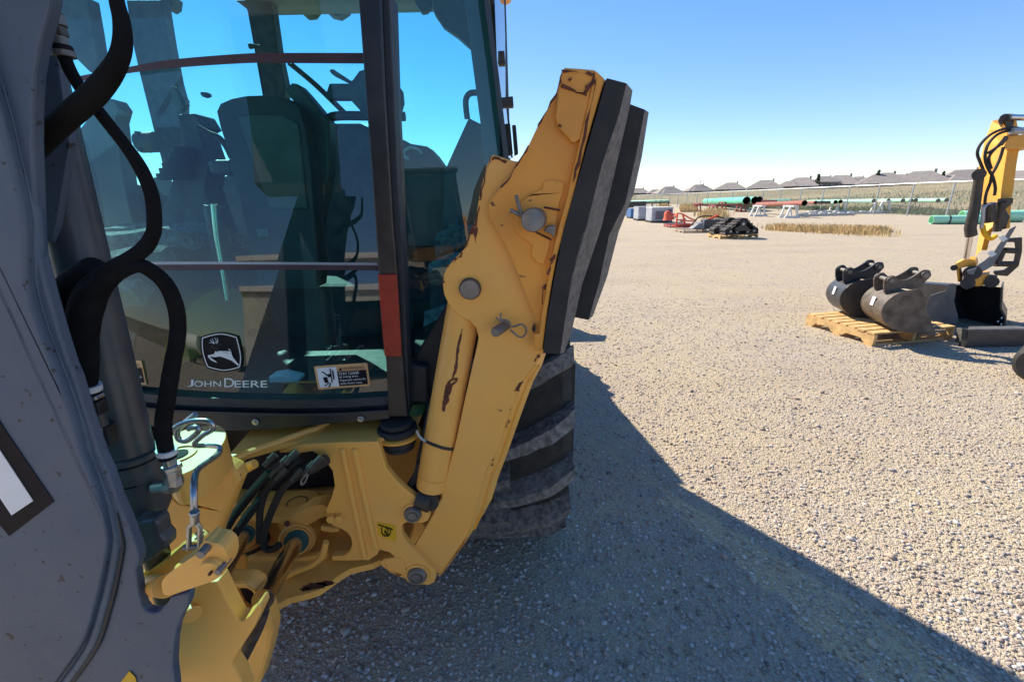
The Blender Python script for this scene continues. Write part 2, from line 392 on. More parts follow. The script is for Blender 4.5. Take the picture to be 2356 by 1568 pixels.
def pebble_mat():
    m = bpy.data.materials.new('pebble'); m.use_nodes = True; n = m.node_tree.nodes; L = m.node_tree.links; b = n['Principled BSDF']; b.inputs['Roughness'].default_value = .85
    a = n.new('ShaderNodeAttribute'); a.attribute_name = 'tone'; cr = n.new('ShaderNodeValToRGB'); e = cr.color_ramp.elements
    cols = [(0, (.17, .14, .12)), (.2, (.42, .34, .27)), (.42, (.33, .30, .29)), (.6, (.52, .44, .36)), (.74, (.37, .26, .20)), (.80, (.46, .42, .38)), (1, (.56, .53, .50))]
    e[0].color = (*cols[0][1], 1); e[1].color = (*cols[-1][1], 1)
    for p, c in cols[1:-1]: x = e.new(p); x.color = (*c, 1)
    L.new(a.outputs['Fac'], cr.inputs[0]); L.new(cr.outputs[0], b.inputs['Base Color']); return m
M['pebble'] = pebble_mat()
def reg_near():
    t = random.random() ** 1.7; y = .45 + t * 6; x = random.uniform(-1.0, 1.3 * y + .5); return x, y, True
def reg_mid():
    t = random.random() ** .9; y = 2 + t * 14; x = random.uniform(-.1 * y, 1.3 * y); return x, y, random.random() < min(1, (y - 1.5) / 2, (17 - y) / 8)
pebbles('gravel_stones', 85000, reg_near, .0020, .0105, 'pebble')
pebbles('gravel_stones', 900, reg_near, .009, .021, 'pebble')
pebbles('gravel_stones', 22000, reg_mid, .003, .011, 'pebble')

# grassy rise beyond the fence
def hill_z(x, y):
    d = max(x - 25.5, y - 72, (x * .25 + y - 79))
    if d <= 0: return -.03
    return -.03 + (1 - math.exp(-d / 50)) * (1.4 + .016 * max(0, min(x, 220))) + (.25 * math.sin(x * .11) * math.cos(y * .09)) * min(1, d / 20)
def field_mat():
    m = mat('dry_field', (.26, .20, .11), .95, var=.3, vs=.06, dust=.9, dcol=(.17, .17, .07), bump=.8, bs=2.0, bd=.15, rust=.0); return m
M['field'] = field_mat()
xs = [-60 + i * 4 for i in range(20)] + [20 + i * 3 for i in range(30)] + [110 + i * 10 for i in range(30)]; ys = [-60 + i * 6 for i in range(12)] + [12 + i * 3 for i in range(40)] + [132 + i * 12 for i in range(26)]
hm = MB(); hm.sheet([[(x, y, hill_z(x, y)) for x in xs] for y in ys]); hm.build('field', 'field', kind='structure', smooth=True)

def blades(name, m, spots, hmin, hmax, wd):
    V = []; Fs = []
    for x, y, z in spots:
        h = random.uniform(hmin, hmax); a = random.uniform(0, 6.28); l = random.uniform(0, .5) * h; b = random.uniform(0, 6.28); k = len(V)
        dx, dy = math.cos(a) * wd, math.sin(a) * wd; lx, ly = math.cos(b) * l, math.sin(b) * l
        V += [(x - dx, y - dy, z), (x + dx, y + dy, z), (x + lx * .4 + dx * .6, y + ly * .4 + dy * .6, z + h * .6), (x + lx, y + ly, z + h)]; Fs += [(k, k + 1, k + 2), (k, k + 2, k + 3)]
    me = bpy.data.meshes.new(name); me.from_pydata(V, [], Fs); return link(name, me, m, kind='stuff')
sp = []
c0 = G(1790, 530); c1 = G(2040, 535)
for i in range(7000):
    t = random.random(); q = random.gauss(0, .28); c = c0.lerp(c1, t); e_ = math.sin(math.pi * min(1, t * 1.05)) ** .5
    sp.append((c.x + random.gauss(0, .2), c.y + q * 3.2 * e_ + .3 * math.sin(t * 9), 0))
blades('dry_grass', 'straw', sp, .05, .30, .012)
sp = []
for i in range(2600):
    g = G(random.uniform(1565, 1600), random.uniform(478, 488)); sp.append((g.x, g.y, 0))
for i in range(1600):
    g = G(random.gauss(1640, 14), random.gauss(498, 3)); sp.append((g.x, g.y, 0))
for i in range(500):
    g = G(random.gauss(1527, 6), random.gauss(478, 1)); sp.append((g.x, g.y, 0))
blades('dry_grass', 'straw', sp, .15, .6, .03)
sp = []
for i in range(9000):
    k = random.random(); x = 25.2 + abs(random.gauss(0, 1.6)); y = random.uniform(24, 62); sp.append((x, y, hill_z(x, y) - .02))
for i in range(4000):
    x = random.uniform(26, 60); y = random.uniform(20, 70); sp.append((x, y, hill_z(x, y) - .02))
blades('field_weeds', 'weeds', sp, .10, .38, .03)
sp = []
for i in range(14000):
    x = random.uniform(26, 150); y = random.uniform(20, 150); sp.append((x, y, hill_z(x, y) - .05))
blades('field_scrub', 'straw', sp, .08, .3, .05)

# ================================================================== CHAIN LINK FENCE
fence = thing('chain_link_fence', 'long galvanised chain link fence with top rail between the yard and the field', 'fence', (24.3, 25, 0))
FP = [(24.3 - .26 * k, 25 + 2.2 * k) for k in range(-9, 21)]
FP += [(FP[-1][0] - 3.2 * k, FP[-1][1] + 1.2 * k) for k in range(1, 9)]
FH = 1.86
def fz(i): return -.02 * max(0, i - 9)
for i, (x, y) in enumerate(FP):
    p = MB(); p.cyl((x, y, -.6), (x, y, FH + fz(i)), .038, 8); p.build('post', 'galv', fence)
rl = MB()
for i in range(len(FP) - 1):
    rl.cyl((*FP[i], FH + fz(i)), (*FP[i + 1], FH + fz(i + 1)), .03, 6)
rl.build('top_rail', 'galv', fence)
def mesh_mat():
    m = bpy.data.materials.new('chain_mesh'); m.use_nodes = True; n = m.node_tree.nodes; L = m.node_tree.links; b = n['Principled BSDF']
    b.inputs['Base Color'].default_value = (.42, .43, .43, 1); b.inputs['Roughness'].default_value = .5; b.inputs['Alpha'].default_value = .13; return m
M['chain'] = mesh_mat()
fm = MB()
fm.sheet([[(x, y, -.6) for x, y in FP], [(x, y, FH + fz(i)) for i, (x, y) in enumerate(FP)]]); fm.build('wire_mesh', 'chain', fence)

# ================================================================== HOUSES
def make_house(nm='house'):
    t = thing(nm, 'x', 'house', (0, 0, 0))
    b = MB(); b.box((0, 0, .2), (11, 9, 5.2)); b.build('wall', 'brick', t)
    r_ = MB(); W_, D_, E, H = 6.2, 5.2, 2.8, 5.5
    r_.add([(-W_, -D_, E), (W_, -D_, E), (W_, D_, E), (-W_, D_, E), (-1.7, 0, H), (1.7, 0, H)], [(0, 1, 5, 4), (1, 2, 5), (2, 3, 4, 5), (3, 0, 4), (0, 3, 2, 1)])
    r_.add([(-4.5, -D_ - 1.2, E), (.2, -D_ - 1.2, E), (.2, -1, E), (-4.5, -1, E), (-2.2, -2.6, E + 1.9)], [(0, 1, 4), (1, 2, 4), (2, 3, 4), (3, 0, 4), (0, 3, 2, 1)])
    ro = r_.build('roof', 'roof', t)
    c = MB(); c.box((2.4, 1.2, 5.3), (.5, .5, 1.2)); c.build('chimney', 'brick', ro)
    f = MB(); f.box((0, -D_ - .03, E - .12), (2 * W_, .05, .2)); f.build('fascia', 'trim', t)
    for x in (-3.4, 1.2, 4.0):
        q = MB(); q.box((x, -4.53, 1.6), (1.3, .08, 1.2)); wo = q.build('window', 'trim', t)
        q = MB(); q.box((x, -4.575, 1.6), (1.1, .04, 1.0)); q.build('pane', 'win', wo)
    return t
h0 = make_house()
def disp(c, r, x, y): return T(c, r, [(x, y)])[0]
HS = [((1, 0), 2055, 1295, 150, 'grey hip-roofed house at the left end of the row beside the rubber pad'), ((1, 0), 2165, 1305, 110, 'small low grey roof second from the left in the row of houses'),
      ((1, 0), 2262, 1283, 190, 'wide grey-roofed house third from the left with a roof vent'), ((2, 0), 112, 1270, 170, 'pointed hip-roofed house standing alone above the left end of the teal pipes'),
      ((2, 0), 335, 1256, 175, 'hip-roofed house with darker wing directly behind the teal pipes'), ((2, 0), 575, 1238, 205, 'hip-roofed house above the white pipe stands with a lower wing on its left'),
      ((2, 0), 738, 1247, 120, 'small grey roof peeking out between two wider houses'), ((2, 0), 825, 1220, 205, 'hip-roofed house above the end of the rusty pipe'),
      ((2, 0), 985, 1213, 150, 'house with dark conifer at its left shoulder'), ((2, 0), 1098, 1203, 215, 'wide hip-roofed house above the middle of the mint pipes'),
      ((2, 0), 1215, 1216, 120, 'low grey roof tucked to the right of the wide middle house'), ((2, 0), 1392, 1187, 240, 'tall hip roof with a thin tree at its left side'),
      ((2, 0), 1500, 1200, 150, 'lower wing roof right of the tall hip roof'), ((2, 0), 1660, 1173, 260, 'broad grey hip roof above the last fence posts'),
      ((2, 0), 1955, 1163, 270, 'largest hip roof just left of the excavator arm'), ((2, 0), 2330, 1170, 240, 'grey roof showing to the right of the excavator arm')]
for i, (cr, x, y, wpx, lab) in enumerate(HS):
    h = h0 if i == 0 else copy_tree(h0)
    p = disp(*cr, x, y); Yd = 150 - (i % 3) * 5 + (8 if wpx < 160 else 0); top = W(p, Yd); d = (top - Vector((0, 0, CAMZ))).length
    s = (wpx / 3) * d / 1060 / 12.4; h.scale = (s, s, 1.05 * s if wpx > 160 else .95 * s)
    h.location = (top.x, top.y, top.z - 5.7 * h.scale[2]); h.rotation_euler = (0, 0, -math.atan2(top.x, top.y) * .8 + random.uniform(-.3, .3))
    h['label'] = lab; h['group'] = 'houses on the rise beyond the fence'
def conifer(p, base, wd, lab):
    Yd = 140; t = W(p, Yd); b = Vector((t.x, t.y, hill_z(t.x, t.y))); e = thing('conifer', lab, 'tree', tuple(b), 'slim trees among the houses')
    k = MB(); k.tube([b, b.lerp(t, .9)], [.15, .04], 6); k.build('trunk', 'bark', e)
    V = []; Fs = []
    for j in range(500):
        f = random.random() ** .8; rr = wd * (1 - f) * random.uniform(.3, 1.1) + .1; a = random.uniform(0, 6.28); c = b.lerp(t, .15 + .85 * f) + Vector((math.cos(a) * rr, math.sin(a) * rr, 0)); q = len(V)
        for _ in range(3): V.append(c + Vector([random.uniform(-.28, .28) for _ in range(3)]))
        Fs.append((q, q + 1, q + 2))
    me = bpy.data.meshes.new('c'); me.from_pydata([tuple(v) for v in V], [], Fs); link('crown', me, 'leaf', e)
conifer(disp(2, 0, 942, 1203), 0, .8, 'slim dark conifer between two grey roofs in the middle of the row')
conifer(disp(2, 0, 1357, 1176), 0, .8, 'slim dark conifer left of the tall hip roof')
conifer(disp(2, 0, 1805, 1185), 0, .5, 'tiny tree top between the two broadest roofs')
def shrub(p, wd, lab):
    Yd = 60; t = W(p, Yd); b = Vector((t.x, t.y, hill_z(t.x, t.y) - .05)); e = thing('bare_tree', lab, 'tree', tuple(b), 'thin bare trees by the far fence')
    k = MB()
    for j in range(26):
        a = random.uniform(0, 6.28); q = b.lerp(t, random.uniform(.25, .7)); k.tube([q, q + Vector((math.cos(a) * wd * random.uniform(.3, 1), math.sin(a) * .4, random.uniform(.4, 1.5)))], [.035, .008], 4)
    k.build('branches', 'bark', e); k = MB(); k.tube([b, t], [.09, .02], 6); k.build('trunk', 'bark', e)
shrub((1450, 402), .9, 'thin bare tree just right of the rubber pads')
# street light pole among houses
pp = W((1612, 416), 150); lp = thing('light_pole', 'thin pole rising above the pointed roof behind the teal pipes', 'pole', (pp.x, pp.y, 0))
k = MB(); k.cyl((pp.x, pp.y, 0), (pp.x, pp.y, pp.z), .09, 6); k.build('shaft', 'galv', lp); k = MB(); k.box((pp.x, pp.y, pp.z), (.7, .15, .1)); k.build('head', 'galv', lp)

# ================================================================== PIPES AND STANDS
def dep(P): return (P - Vector((0, 0, CAMZ))).dot(Vector((0, math.cos(PITCH), -math.sin(PITCH)))) / F
def pipe_at(name, a, b, Ya, Yb, r, m, lab, grp, endm=True):
    A = W(a, Ya); B = W(b, Yb); t = thing(name, lab, 'pipe', tuple(A.lerp(B, .5) - Vector((0, 0, r))), grp)
    k = MB(); k.ring(A, B, r, r * .93); k.build('tube', m, t, smooth=True)
    d = (B - A).normalized(); k = MB(); k.ring(A + d * .004, B - d * .02, r * .925, r * .90); k.build('lining', 'bore', t, smooth=True)
    k = MB(); k.ring(B - d * .02, B + d * .012, r * 1.01, r * .90); k.build('end_ring', 'bore', t)
    return t
def stand(cx, base, hpx, wpx, m, lab, grp, depth=1.0, style=0):
    g = G(cx, base); s = dep(g); h = hpx * s; wd = wpx * s; t = thing('pipe_stand', lab, 'stand', tuple(g), grp)
    for sy in (0, 1):
        for sx in (-1, 1):
            k = MB(); k.bar(g + Vector((sx * wd * .42, sy * depth, .08)), g + Vector((sx * wd * .2, sy * depth, h)), .09, .09); k.build('leg', m, t)
    k = MB(); k.bar(g + Vector((-wd * .55, 0, .06)), g + Vector((wd * .6, 0, .06)), .13, .12); k.build('skid', m, t)
    k = MB(); k.bar(g + Vector((-wd * .55, depth, .06)), g + Vector((wd * .6, depth, .06)), .13, .12); k.build('skid', m, t)
    k = MB(); k.bar(g + Vector((0, -.25, h)), g + Vector((0, depth + .25, h)), .13 + .2 * wd, .09); k.build('top_beam', m, t)
    return g, s, h
def c3(x, y): return (1402.4 + .1984 * x, 350.6 + .1984 * y)
def c4(x, y): return (1811.4 + .1736 * x, 350.6 + .1736 * y)
# red stands with three teal pipes
G1 = 'red steel stands under the teal pipes'
for (x0, x1, yb, lab) in ((990, 1060, 686, 'red pipe stand under the far left end of the teal pipes'), (1180, 1250, 704, 'red pipe stand nearest the dry grass'), (1285, 1350, 668, 'red pipe stand in the middle of the back row'), (1490, 1600, 690, 'red pipe stand under the open ends of the teal pipes')):
    a = c3((x0 + x1) / 2, yb); stand(a[0], a[1], 17, 15, 'redsteel', lab, G1, .7)
g = G(*c3(1185, 704)); s = dep(g); YR = g.y
b_ = MB(); A = W(c3(985, 612), YR + 1.2); B = W(c3(1720, 600), YR + 1.2); b_.bar(A, B, .12, .14); o = b_.build('rack_beam', 'redsteel'); tag(o, 'long red rail lying across the red stands beneath the teal pipes', 'beam')
pipe_at('steel_pipe', c3(1110, 566), c3(1590, 558), YR * 1.5, YR + .3, .30, 'pipe2', 'large teal pipe at the front of the three on red stands', 'large teal pipes')
pipe_at('steel_pipe', c3(1250, 560), c3(1688, 555), YR * 1.55, YR + 1.2, .30, 'pipe2', 'large teal pipe in the middle of the three on red stands', 'large teal pipes')
pipe_at('steel_pipe', c3(1300, 556), c3(1735, 550), YR * 1.6, YR + 2.2, .28, 'pipe2', 'large teal pipe at the back of the three on red stands', 'large teal pipes')
# white stands with rusty and mint pipes
G2 = 'white pipe stands'
gA, sA, hA = stand(*c3(1745, 742), 23, 26, 'whitesteel', 'white pipe stand farthest left under the rusty pipe', G2, .6)
gB, sB, hB = stand(*c3(2110, 760), 26, 30, 'whitesteel', 'white pipe stand under the open end of the rusty pipe', G2, .6)
pipe_at('steel_pipe', c3(1715, 604), c3(2262, 587), gB.y + 7, gB.y + .1, .16, 'rustpipe', 'rust red pipe resting on the two nearest white stands', None)
pipe_at('steel_pipe', c3(1760, 567), c3(1940, 566), gA.y + 4, gA.y + 3.5, .10, 'rustpipe', 'short rust red pipe behind the teal pipe ends', None)
pipe_at('steel_pipe', c3(1850, 560), c3(2100, 560), gA.y + 5, gA.y + 4.5, .12, 'pipe', 'mint pipe behind the short rusty pipe', 'thin mint pipes')
gC, sC, hC = stand(*c4(690, 805), 25, 26, 'whitesteel', 'white pipe stand under the middle of the mint pipes', G2, .6)
gD, sD, hD = stand(*c4(1270, 805), 26, 34, 'whitesteel', 'white pipe stand farthest right beside the fence', G2, .6)
GM = 'thin mint pipes'
MP = [((240, 664), (380, 664), 'mint pipe stub behind the rusty pipe end'), ((240, 655), (640, 657), 'mint pipe ending above the third white stand'), ((300, 650), (705, 650), 'mint pipe ending just right of the third white stand'), ((500, 645), (1148, 641), 'mint pipe ending left of the right white stand'),
      ((800, 648), (1340, 640), 'mint pipe ending over the right white stand'), ((900, 642), (1534, 637), 'mint pipe ending just past the right white stand'), ((1000, 638), (1640, 635), 'mint pipe of the closely spaced pair, left end'),
      ((1100, 640), (1702, 634), 'mint pipe of the closely spaced pair, right end'), ((1200, 640), (2000, 637), 'mint pipe ending second from the right'), ((1300, 634), (2112, 631), 'mint pipe reaching farthest right')]
for i, (a, b, lab) in enumerate(MP):
    pipe_at('steel_pipe', c4(*a), c4(*b), gD.y + 9.6 - i * .07, gD.y + .1 - i * .07 , .125, 'pipe' if i != 0 else 'rustpipe', lab if i else 'grey brown pipe stub beside the rusty pipe end', GM)
pipe_at('steel_pipe', c4(380, 664), c4(560, 661), gD.y - .6, gD.y - .6, .10, 'bucket_worn', 'weathered brown pipe between the rusty and mint pipes', None)
for i, (a, b) in enumerate((((200, 825), (1240, 800)), ((120, 850), (880, 822)), ((250, 812), (760, 790)))):
    g = G(*c4(*a)); g2 = G(*c4(b[0], b[1] + 10)); t = thing('rail', ['long grey white rail on the ground under the mint pipes', 'shorter white rail lying in front under the mint pipes', 'grey rail lying farthest back under the mint pipes'][i], 'rail', tuple(g))
    k = MB(); k.bar(g + Vector((0, 0, .08)), g2 + Vector((0, 0, .08)), .12, .14); k.build('beam', 'galv', t)
    for q in range(6):
        c = g.lerp(g2, (q + .5) / 6); k = MB(); k.box(c + Vector((0, -.1, .18)), (.35, .18, .06)); k.build('block', 'whitesteel', t)
# low pipes at right
for i, (a, b, r_, lab) in enumerate((((1905, 893), (2700, 918), .19, 'mint pipe with a joint band lying low near the fence'), ((2300, 870), (3100, 872), .26, 'thicker mint pipe lying behind the excavator arm'))):
    g = G(*c4(2100, 945)); Yl = g.y + i * .8; A = W(c4(*a), Yl); B = W(c4(*b), Yl - .6); A.z = r_; B.z = r_
    t = thing('steel_pipe', lab, 'pipe', tuple(A.lerp(B, .5) - Vector((0, 0, r_))), 'mint pipes lying on the ground')
    k = MB(); k.ring(A, B, r_, r_ * .92); k.build('tube', 'pipe', t, smooth=True)
    if i == 0:
        c = A.lerp(B, .27); d = (B - A).normalized(); k = MB(); k.ring(c, c + d * .06, r_ * 1.03, r_ * .99); k.build('joint_band', 'darksteel', t)
# pipe rack far left behind pads
g = G(*c3(560, 640)); s = dep(g)
for i, x in enumerate((400, 430, 460, 530, 545, 590, 608, 655, 685)):
    B = W(c3(x, 572 if i < 3 else 568 - i), g.y); k = MB(); A = B + Vector((-2.2, 2.5, 0)); k.ring(A, B, 10 * s * .18 * 1.2, 10 * s * .15); o = k.build('steel_pipe', 'pipe', smooth=True)
    tag(o, ['pale pipe, leftmost end', 'pale pipe, second end from the left', 'pale pipe, third end from the left', 'pale pipe, fourth end from the left', 'pale pipe, fifth end from the left', 'pale pipe, sixth end from the left', 'pale pipe, seventh end from the left', 'pale pipe, second end from the right', 'pale pipe, end farthest right'][i] + ', on the distant rack above the generators', 'pipe', 'pale pipes on the distant rack')
t = thing('pipe_rack', 'low dark rack carrying the pale pipes behind the generators', 'rack', tuple(g))
k = MB(); A = W(c3(385, 590), g.y); B = W(c3(700, 578), g.y); k.bar(A, B, .25, .12); k.build('beam', 'darksteel', t)
for f in (.05, .35, .65, .95):
    c = A.lerp(B, f); k = MB(); k.bar(c, (c.x, c.y, 0), .12, .12); k.build('leg', 'darksteel', t)
g = G(*c3(290, 650)); s = dep(g); t = thing('steel_tank', 'long dark steel tank seen past the edge of the rubber pads', 'tank', tuple(g))
k = MB(); k.box(g + Vector((0, 0, 9 * s)), (46 * s, 1.2, 13 * s)); k.build('body', 'darksteel', t, bevel=.05)
for sx in (-1, 1):
    k = MB(); k.box(g + Vector((sx * 17 * s, 0, 1.3 * s)), (3 * s, 1.1, 2.6 * s)); k.build('foot', 'darksteel', t)

# ================================================================== YARD EQUIPMENT
def pallet(lx=1.22, ly=1.0, m='pine', lab='x', nd=7, rot=0, loc=(0, 0, 0), grp=None):
    t = thing('wooden_pallet', lab, 'pallet', (0, 0, 0), grp)
    for i in range(nd):
        y = -ly / 2 + .05 + i * (ly - .1) / (nd - 1); k = MB(); k.box((0, y + random.uniform(-.006, .006), .132), (lx + random.uniform(-.012, .012), .078, .018)); k.build('deck_board', m, t)
    for x in (-lx / 2 + .02, 0, lx / 2 - .02):
        k = MB(); P = []
        n = 24
        for j in range(n + 1):
            y = -ly / 2 + ly * j / n; f = j / n; z = .02
            if .16 < f < .38 or .62 < f < .84: z = .055
            P.append((x - .019, y, z))
        P += [(x - .019, ly / 2, .122), (x - .019, -ly / 2, .122)]
        k.prism(P, (.038, 0, 0)); k.build('stringer', m, t)
    for y in (-ly / 2 + .05, 0, ly / 2 - .05):
        k = MB(); k.box((0, y, .0095), (lx, .09, .018)); k.build('bottom_board', m, t)
    t.location = loc; t.rotation_euler = (0, 0, rot); return t
# pallet with two buckets
pc = [G(1880, 745), G(2006, 797), G(2190, 780)]
ux = (pc[2] - pc[1]); ang = math.atan2(ux.y, ux.x); v2 = (pc[0] - pc[1])
PLX = ux.length; PLY = min(1.25, v2.length); nrm = Vector((-math.sin(ang), math.cos(ang), 0))
pcen = pc[1] + ux * .5 + nrm * PLY * .5
# deck boards run along the receding side
bp_ = pallet(PLX, PLY, 'pine', 'new pine pallet holding the two digger buckets beside the excavator', 8, ang, tuple(pcen))
def bucket(name, m, wd, side_m, lab, grp=None):
    """digging bucket: local x = width, y = depth (mouth towards +y... open side), origin on floor"""
    t = thing(name, lab, 'bucket', (0, 0, 0), grp)
    prof = [(.34, .02), (.18, 0), (.02, .01), (-.12, .05), (-.22, .14), (-.27, .26), (-.25, .38), (-.17, .48), (-.07, .53)]
    outer = smoothpts([Vector((0, y, z)) for y, z in prof], 3, False)
    inner = []
    for i, p in enumerate(outer):
        a = outer[max(i - 1, 0)]; b = outer[min(i + 1, len(outer) - 1)]; d = (b - a).normalized(); inner.append(p + Vector((0, d.z, -d.y)) * .014)
    k = MB(); L_ = [p + Vector((-wd / 2, 0, 0)) for p in outer] + [p + Vector((-wd / 2, 0, 0)) for p in reversed(inner)]
    k.prism(L_, (wd, 0, 0)); k.build('shell', m, t, smooth=True)
    for sx in (-1, 1):
        sp_ = [Vector((sx * (wd / 2 - .0), p.y, p.z)) for p in outer] + [Vector((sx * wd / 2, .05, .56)), Vector((sx * wd / 2, .12, .46)), Vector((sx * wd / 2, .15, .30)), Vector((sx * wd / 2, .23, .22)), Vector((sx * wd / 2, .27, .10))]
        k = MB(); k.prism(sp_, (sx * .016, 0, 0)); k.build('side_plate', side_m, t, bevel=.003)
    for i in range(4):
        x = -wd / 2 + wd * (i + .5) / 4; k = MB(); k.prism([(x - .03, .30, 0), (x + .03, .30, 0), (x + .018, .46, .012), (x - .018, .46, .012)], (0, 0, .03)); k.build('tooth', side_m, t)
    for sx in (-1, 1):
        x = sx * .10
        ear = smoothpts([Vector((x, y, z)) for y, z in ((-.20, .45), (-.25, .58), (-.24, .66), (-.17, .69), (-.12, .65), (-.04, .64), (.04, .70), (.10, .76), (.17, .76), (.19, .69), (.16, .63), (.13, .56), (.06, .52), (-.07, .53))], 3)
        k = MB(); k.prism(ear, (.022 * sx, 0, 0)); e = k.build('ear', side_m, t, bevel=.003)
        for y, z in ((-.19, .63), (.135, .705)):
            k = MB(); k.cyl((x - .012 * sx, y, z), (x + .045 * sx, y, z), .048, 18); k.build('boss', side_m, e, bevel=.004)
    for y, z in ((-.19, .63), (.135, .705)):
        k = MB(); k.cyl((-.15, y, z), (.15, y, z), .026, 14); k.build('pin', 'pin', t, smooth=True)
    k = MB(); k.prism([(-wd * .02, -.262, .40), (wd * .12, -.262, .40), (wd * .12, -.278, .29), (-wd * .02, -.278, .29)], (0, -.004, 0)); k.build('sticker', 'white', t)
    return t
zP = .142
bA = bucket('digger_bucket', 'bucket_black', .40, 'bucket_black', 'black digger bucket at the back of the pallet with a white sticker')
bB = bucket('digger_bucket', 'bucket_worn', .46, 'bucket_worn', 'brown worn digger bucket in front on the pallet')
p1 = Zp((2050, 752), zP); p0 = Zp((1958, 722), zP)
bR = ang - math.pi / 2 - .42
bB.location = p1; bB.rotation_euler = (0, 0, bR); bA.location = p0; bA.rotation_euler = (0, 0, bR)
for b_ in (bA, bB): b_.scale = (.84, .84, .80)

# tracks on pallet
g = G(1700, 549); s = dep(g)
tp = pallet(88 * s, 1.0, 'pine', 'pine pallet under the rubber track units', 6, .0, tuple(g + Vector((0, .5, 0))))
def track_unit(lab):
    t = thing('track_unit', lab, 'track', (0, 0, 0), 'triangular rubber track units on the pallet'); S = .62
    P = [Vector((S * x, 0, S * z)) for x, z in ((-1.0, .10), (-.9, 0), (.9, 0), (1.02, .1), (1.02, .25), (.9, .36), (.3, .82), (.12, .90), (-.08, .90), (-.25, .82), (-.95, .36), (-1.05, .22))]
    O = smoothpts(P, 3); C = Vector((0, 0, S * .38)); I = [C + (p - C) * .84 for p in O]
    k = MB(); k.prism(O, (0, .36, 0), [I]); k.build('belt', 'rubber', t)
    n = len(O); L_ = MB()
    for i in range(0, n):
        a = O[i]; b = O[(i + 1) % n]; mm = (a + b) / 2; d = (b - a).normalized(); nn = Vector((d.z, 0, -d.x))
        if (mm - C).dot(nn) < 0: nn = -nn
        L_ = MB(); L_.bar(mm + nn * .018 + Vector((0, .0, 0)), mm + nn * .018 + Vector((0, .36, 0)), .055, .04, up=nn); L_.build('tread_lug', 'rubber', t)
    k = MB(); k.prism([C + (p - C) * .45 for p in O], (0, .30, 0)); k.build('frame', 'darksteel', t)
    for x, z, r_ in ((-.78, .19, .13), (.78, .19, .13), (0, .62, .2), (-.35, .14, .1), (.35, .14, .1)):
        k = MB(); k.cyl((S * x, -.02, S * z), (S * x, .34, S * z), S * r_, 16); wo = k.build('roller', 'darksteel', t, smooth=True)
        k = MB(); k.cyl((S * x, -.035, S * z), (S * x, -.02, S * z), S * r_ * .4, 12); k.build('hub', 'galv', wo)
    return t
tu = track_unit('triangular black rubber track unit at the front of its pallet'); tu.location = g + Vector((.10, .05, .145)); tu.rotation_euler = (0, 0, .12); tu.scale = (.9, .9, .9)
t2 = copy_tree(tu); t2.location = g + Vector((-.08, .52, .145)); t2['label'] = 'rubber track unit at the back, mostly hidden behind the front one'
# black snow pusher box on pallet
g = G(*c3(1120, 930)); s = dep(g)
pallet(105 * s, 1.0, 'oldwood', 'weathered pallet under the black box blade', 6, 0, tuple(g + Vector((0, .5, 0))))
t = thing('box_blade', 'black steel box blade with curved hose guard on a weathered pallet', 'implement', tuple(g + Vector((0, .5, .14))))
k = MB(); A = W(c3(1090, 865), g.y + .3); B = W(c3(1375, 760), g.y + .3); z0 = .15; z1 = z0 + 19 * s
k.prism([(A.x, g.y + .3, z0), (B.x, g.y + .3, z0), (B.x, g.y + .3, z1), (A.x, g.y + .3, z1)], (0, .35, 0)); k.build('box', 'bucket_black', t, bevel=.01)
for i in range(7):
    k = MB(); k.cyl((A.x - .02, g.y + .28, z0 + .04 + i * .05), (A.x - .02, g.y + .28, z0 + .07 + i * .05), .03, 8); k.build('spring_coil', 'whitesteel', t)
k = MB(); k.prism([(A.x - .55, g.y + .1, z0), (A.x - .12, g.y + .1, z0), (A.x - .12, g.y + .1, z0 + .25), (A.x - .3, g.y + .1, z0 + .2)], (0, .4, 0)); k.build('side_plate', 'greysteel', t, bevel=.01)
k = MB(); k.tube([(A.x - .4, g.y + .5, z0 + .1), (A.x - .35, g.y + .5, z1 - .1), (A.x - .1, g.y + .5, z1 + .12), (A.x + .5, g.y + .5, z1 + .12), (A.x + 1.0, g.y + .5, z1 + .02)], .028, 8, smooth=5); k.build('hose', 'rubber', t)
k = MB(); k.tube([(A.x + .2, g.y + .4, z1), (A.x + .6, g.y + .4, z1 + .18)], .045, 8); k.build('cylinder', 'orange', t)
# orange implement(s)
g = G(*c3(870, 868)); s = dep(g); pallet(60 * s, .9, 'redsteel', 'red skid under the orange mower deck', 5, 0, tuple(g + Vector((-.1, .4, 0))))
t = thing('rotary_cutter', 'bright orange red rotary cutter frame with guard bars', 'implement', tuple(g + Vector((0, .4, .14))))
def bars(t, m, L_, r_, nm='frame_bar'):
    for a, b in L_: k = MB(); k.bar(a, b, r_, r_); k.build(nm, m, t)
bx = g.x; by = g.y + .1; u_ = s
def pt(x, y, dy=0): p = W(c3(x, y), by + dy); return p
k = MB(); k.box(pt(860, 850, .3) + Vector((0, .2, 0)), (34 * u_, .8, .10)); k.build('deck', 'orange', t, bevel=.01)
bars(t, 'orange', [(pt(775, 850), pt(785, 705)), (pt(785, 705), pt(850, 715)), (pt(850, 715), pt(945, 770)), (pt(775, 780), pt(1000, 800)), (pt(945, 770), pt(1010, 790)), (pt(790, 740), pt(760, 715, .6)), (pt(850, 715), pt(880, 850, .3)), (pt(775, 850), pt(960, 830))], .06)
k = MB(); k.cyl(pt(850, 770, .2), pt(855, 800, .2), .13, 12); k.build('gearbox', 'greysteel', t)
g2 = G(*c3(690, 840)); by = g2.y
t = thing('auger_drive', 'orange red auger head with bent grey jib beside the generator', 'implement', tuple(g2))
k = MB(); k.tube([pt(685, 780), pt(685, 740), pt(672, 700), pt(670, 680)], [.30, .24, .18, .10], 12); k.build('body', 'orange', t, smooth=True)
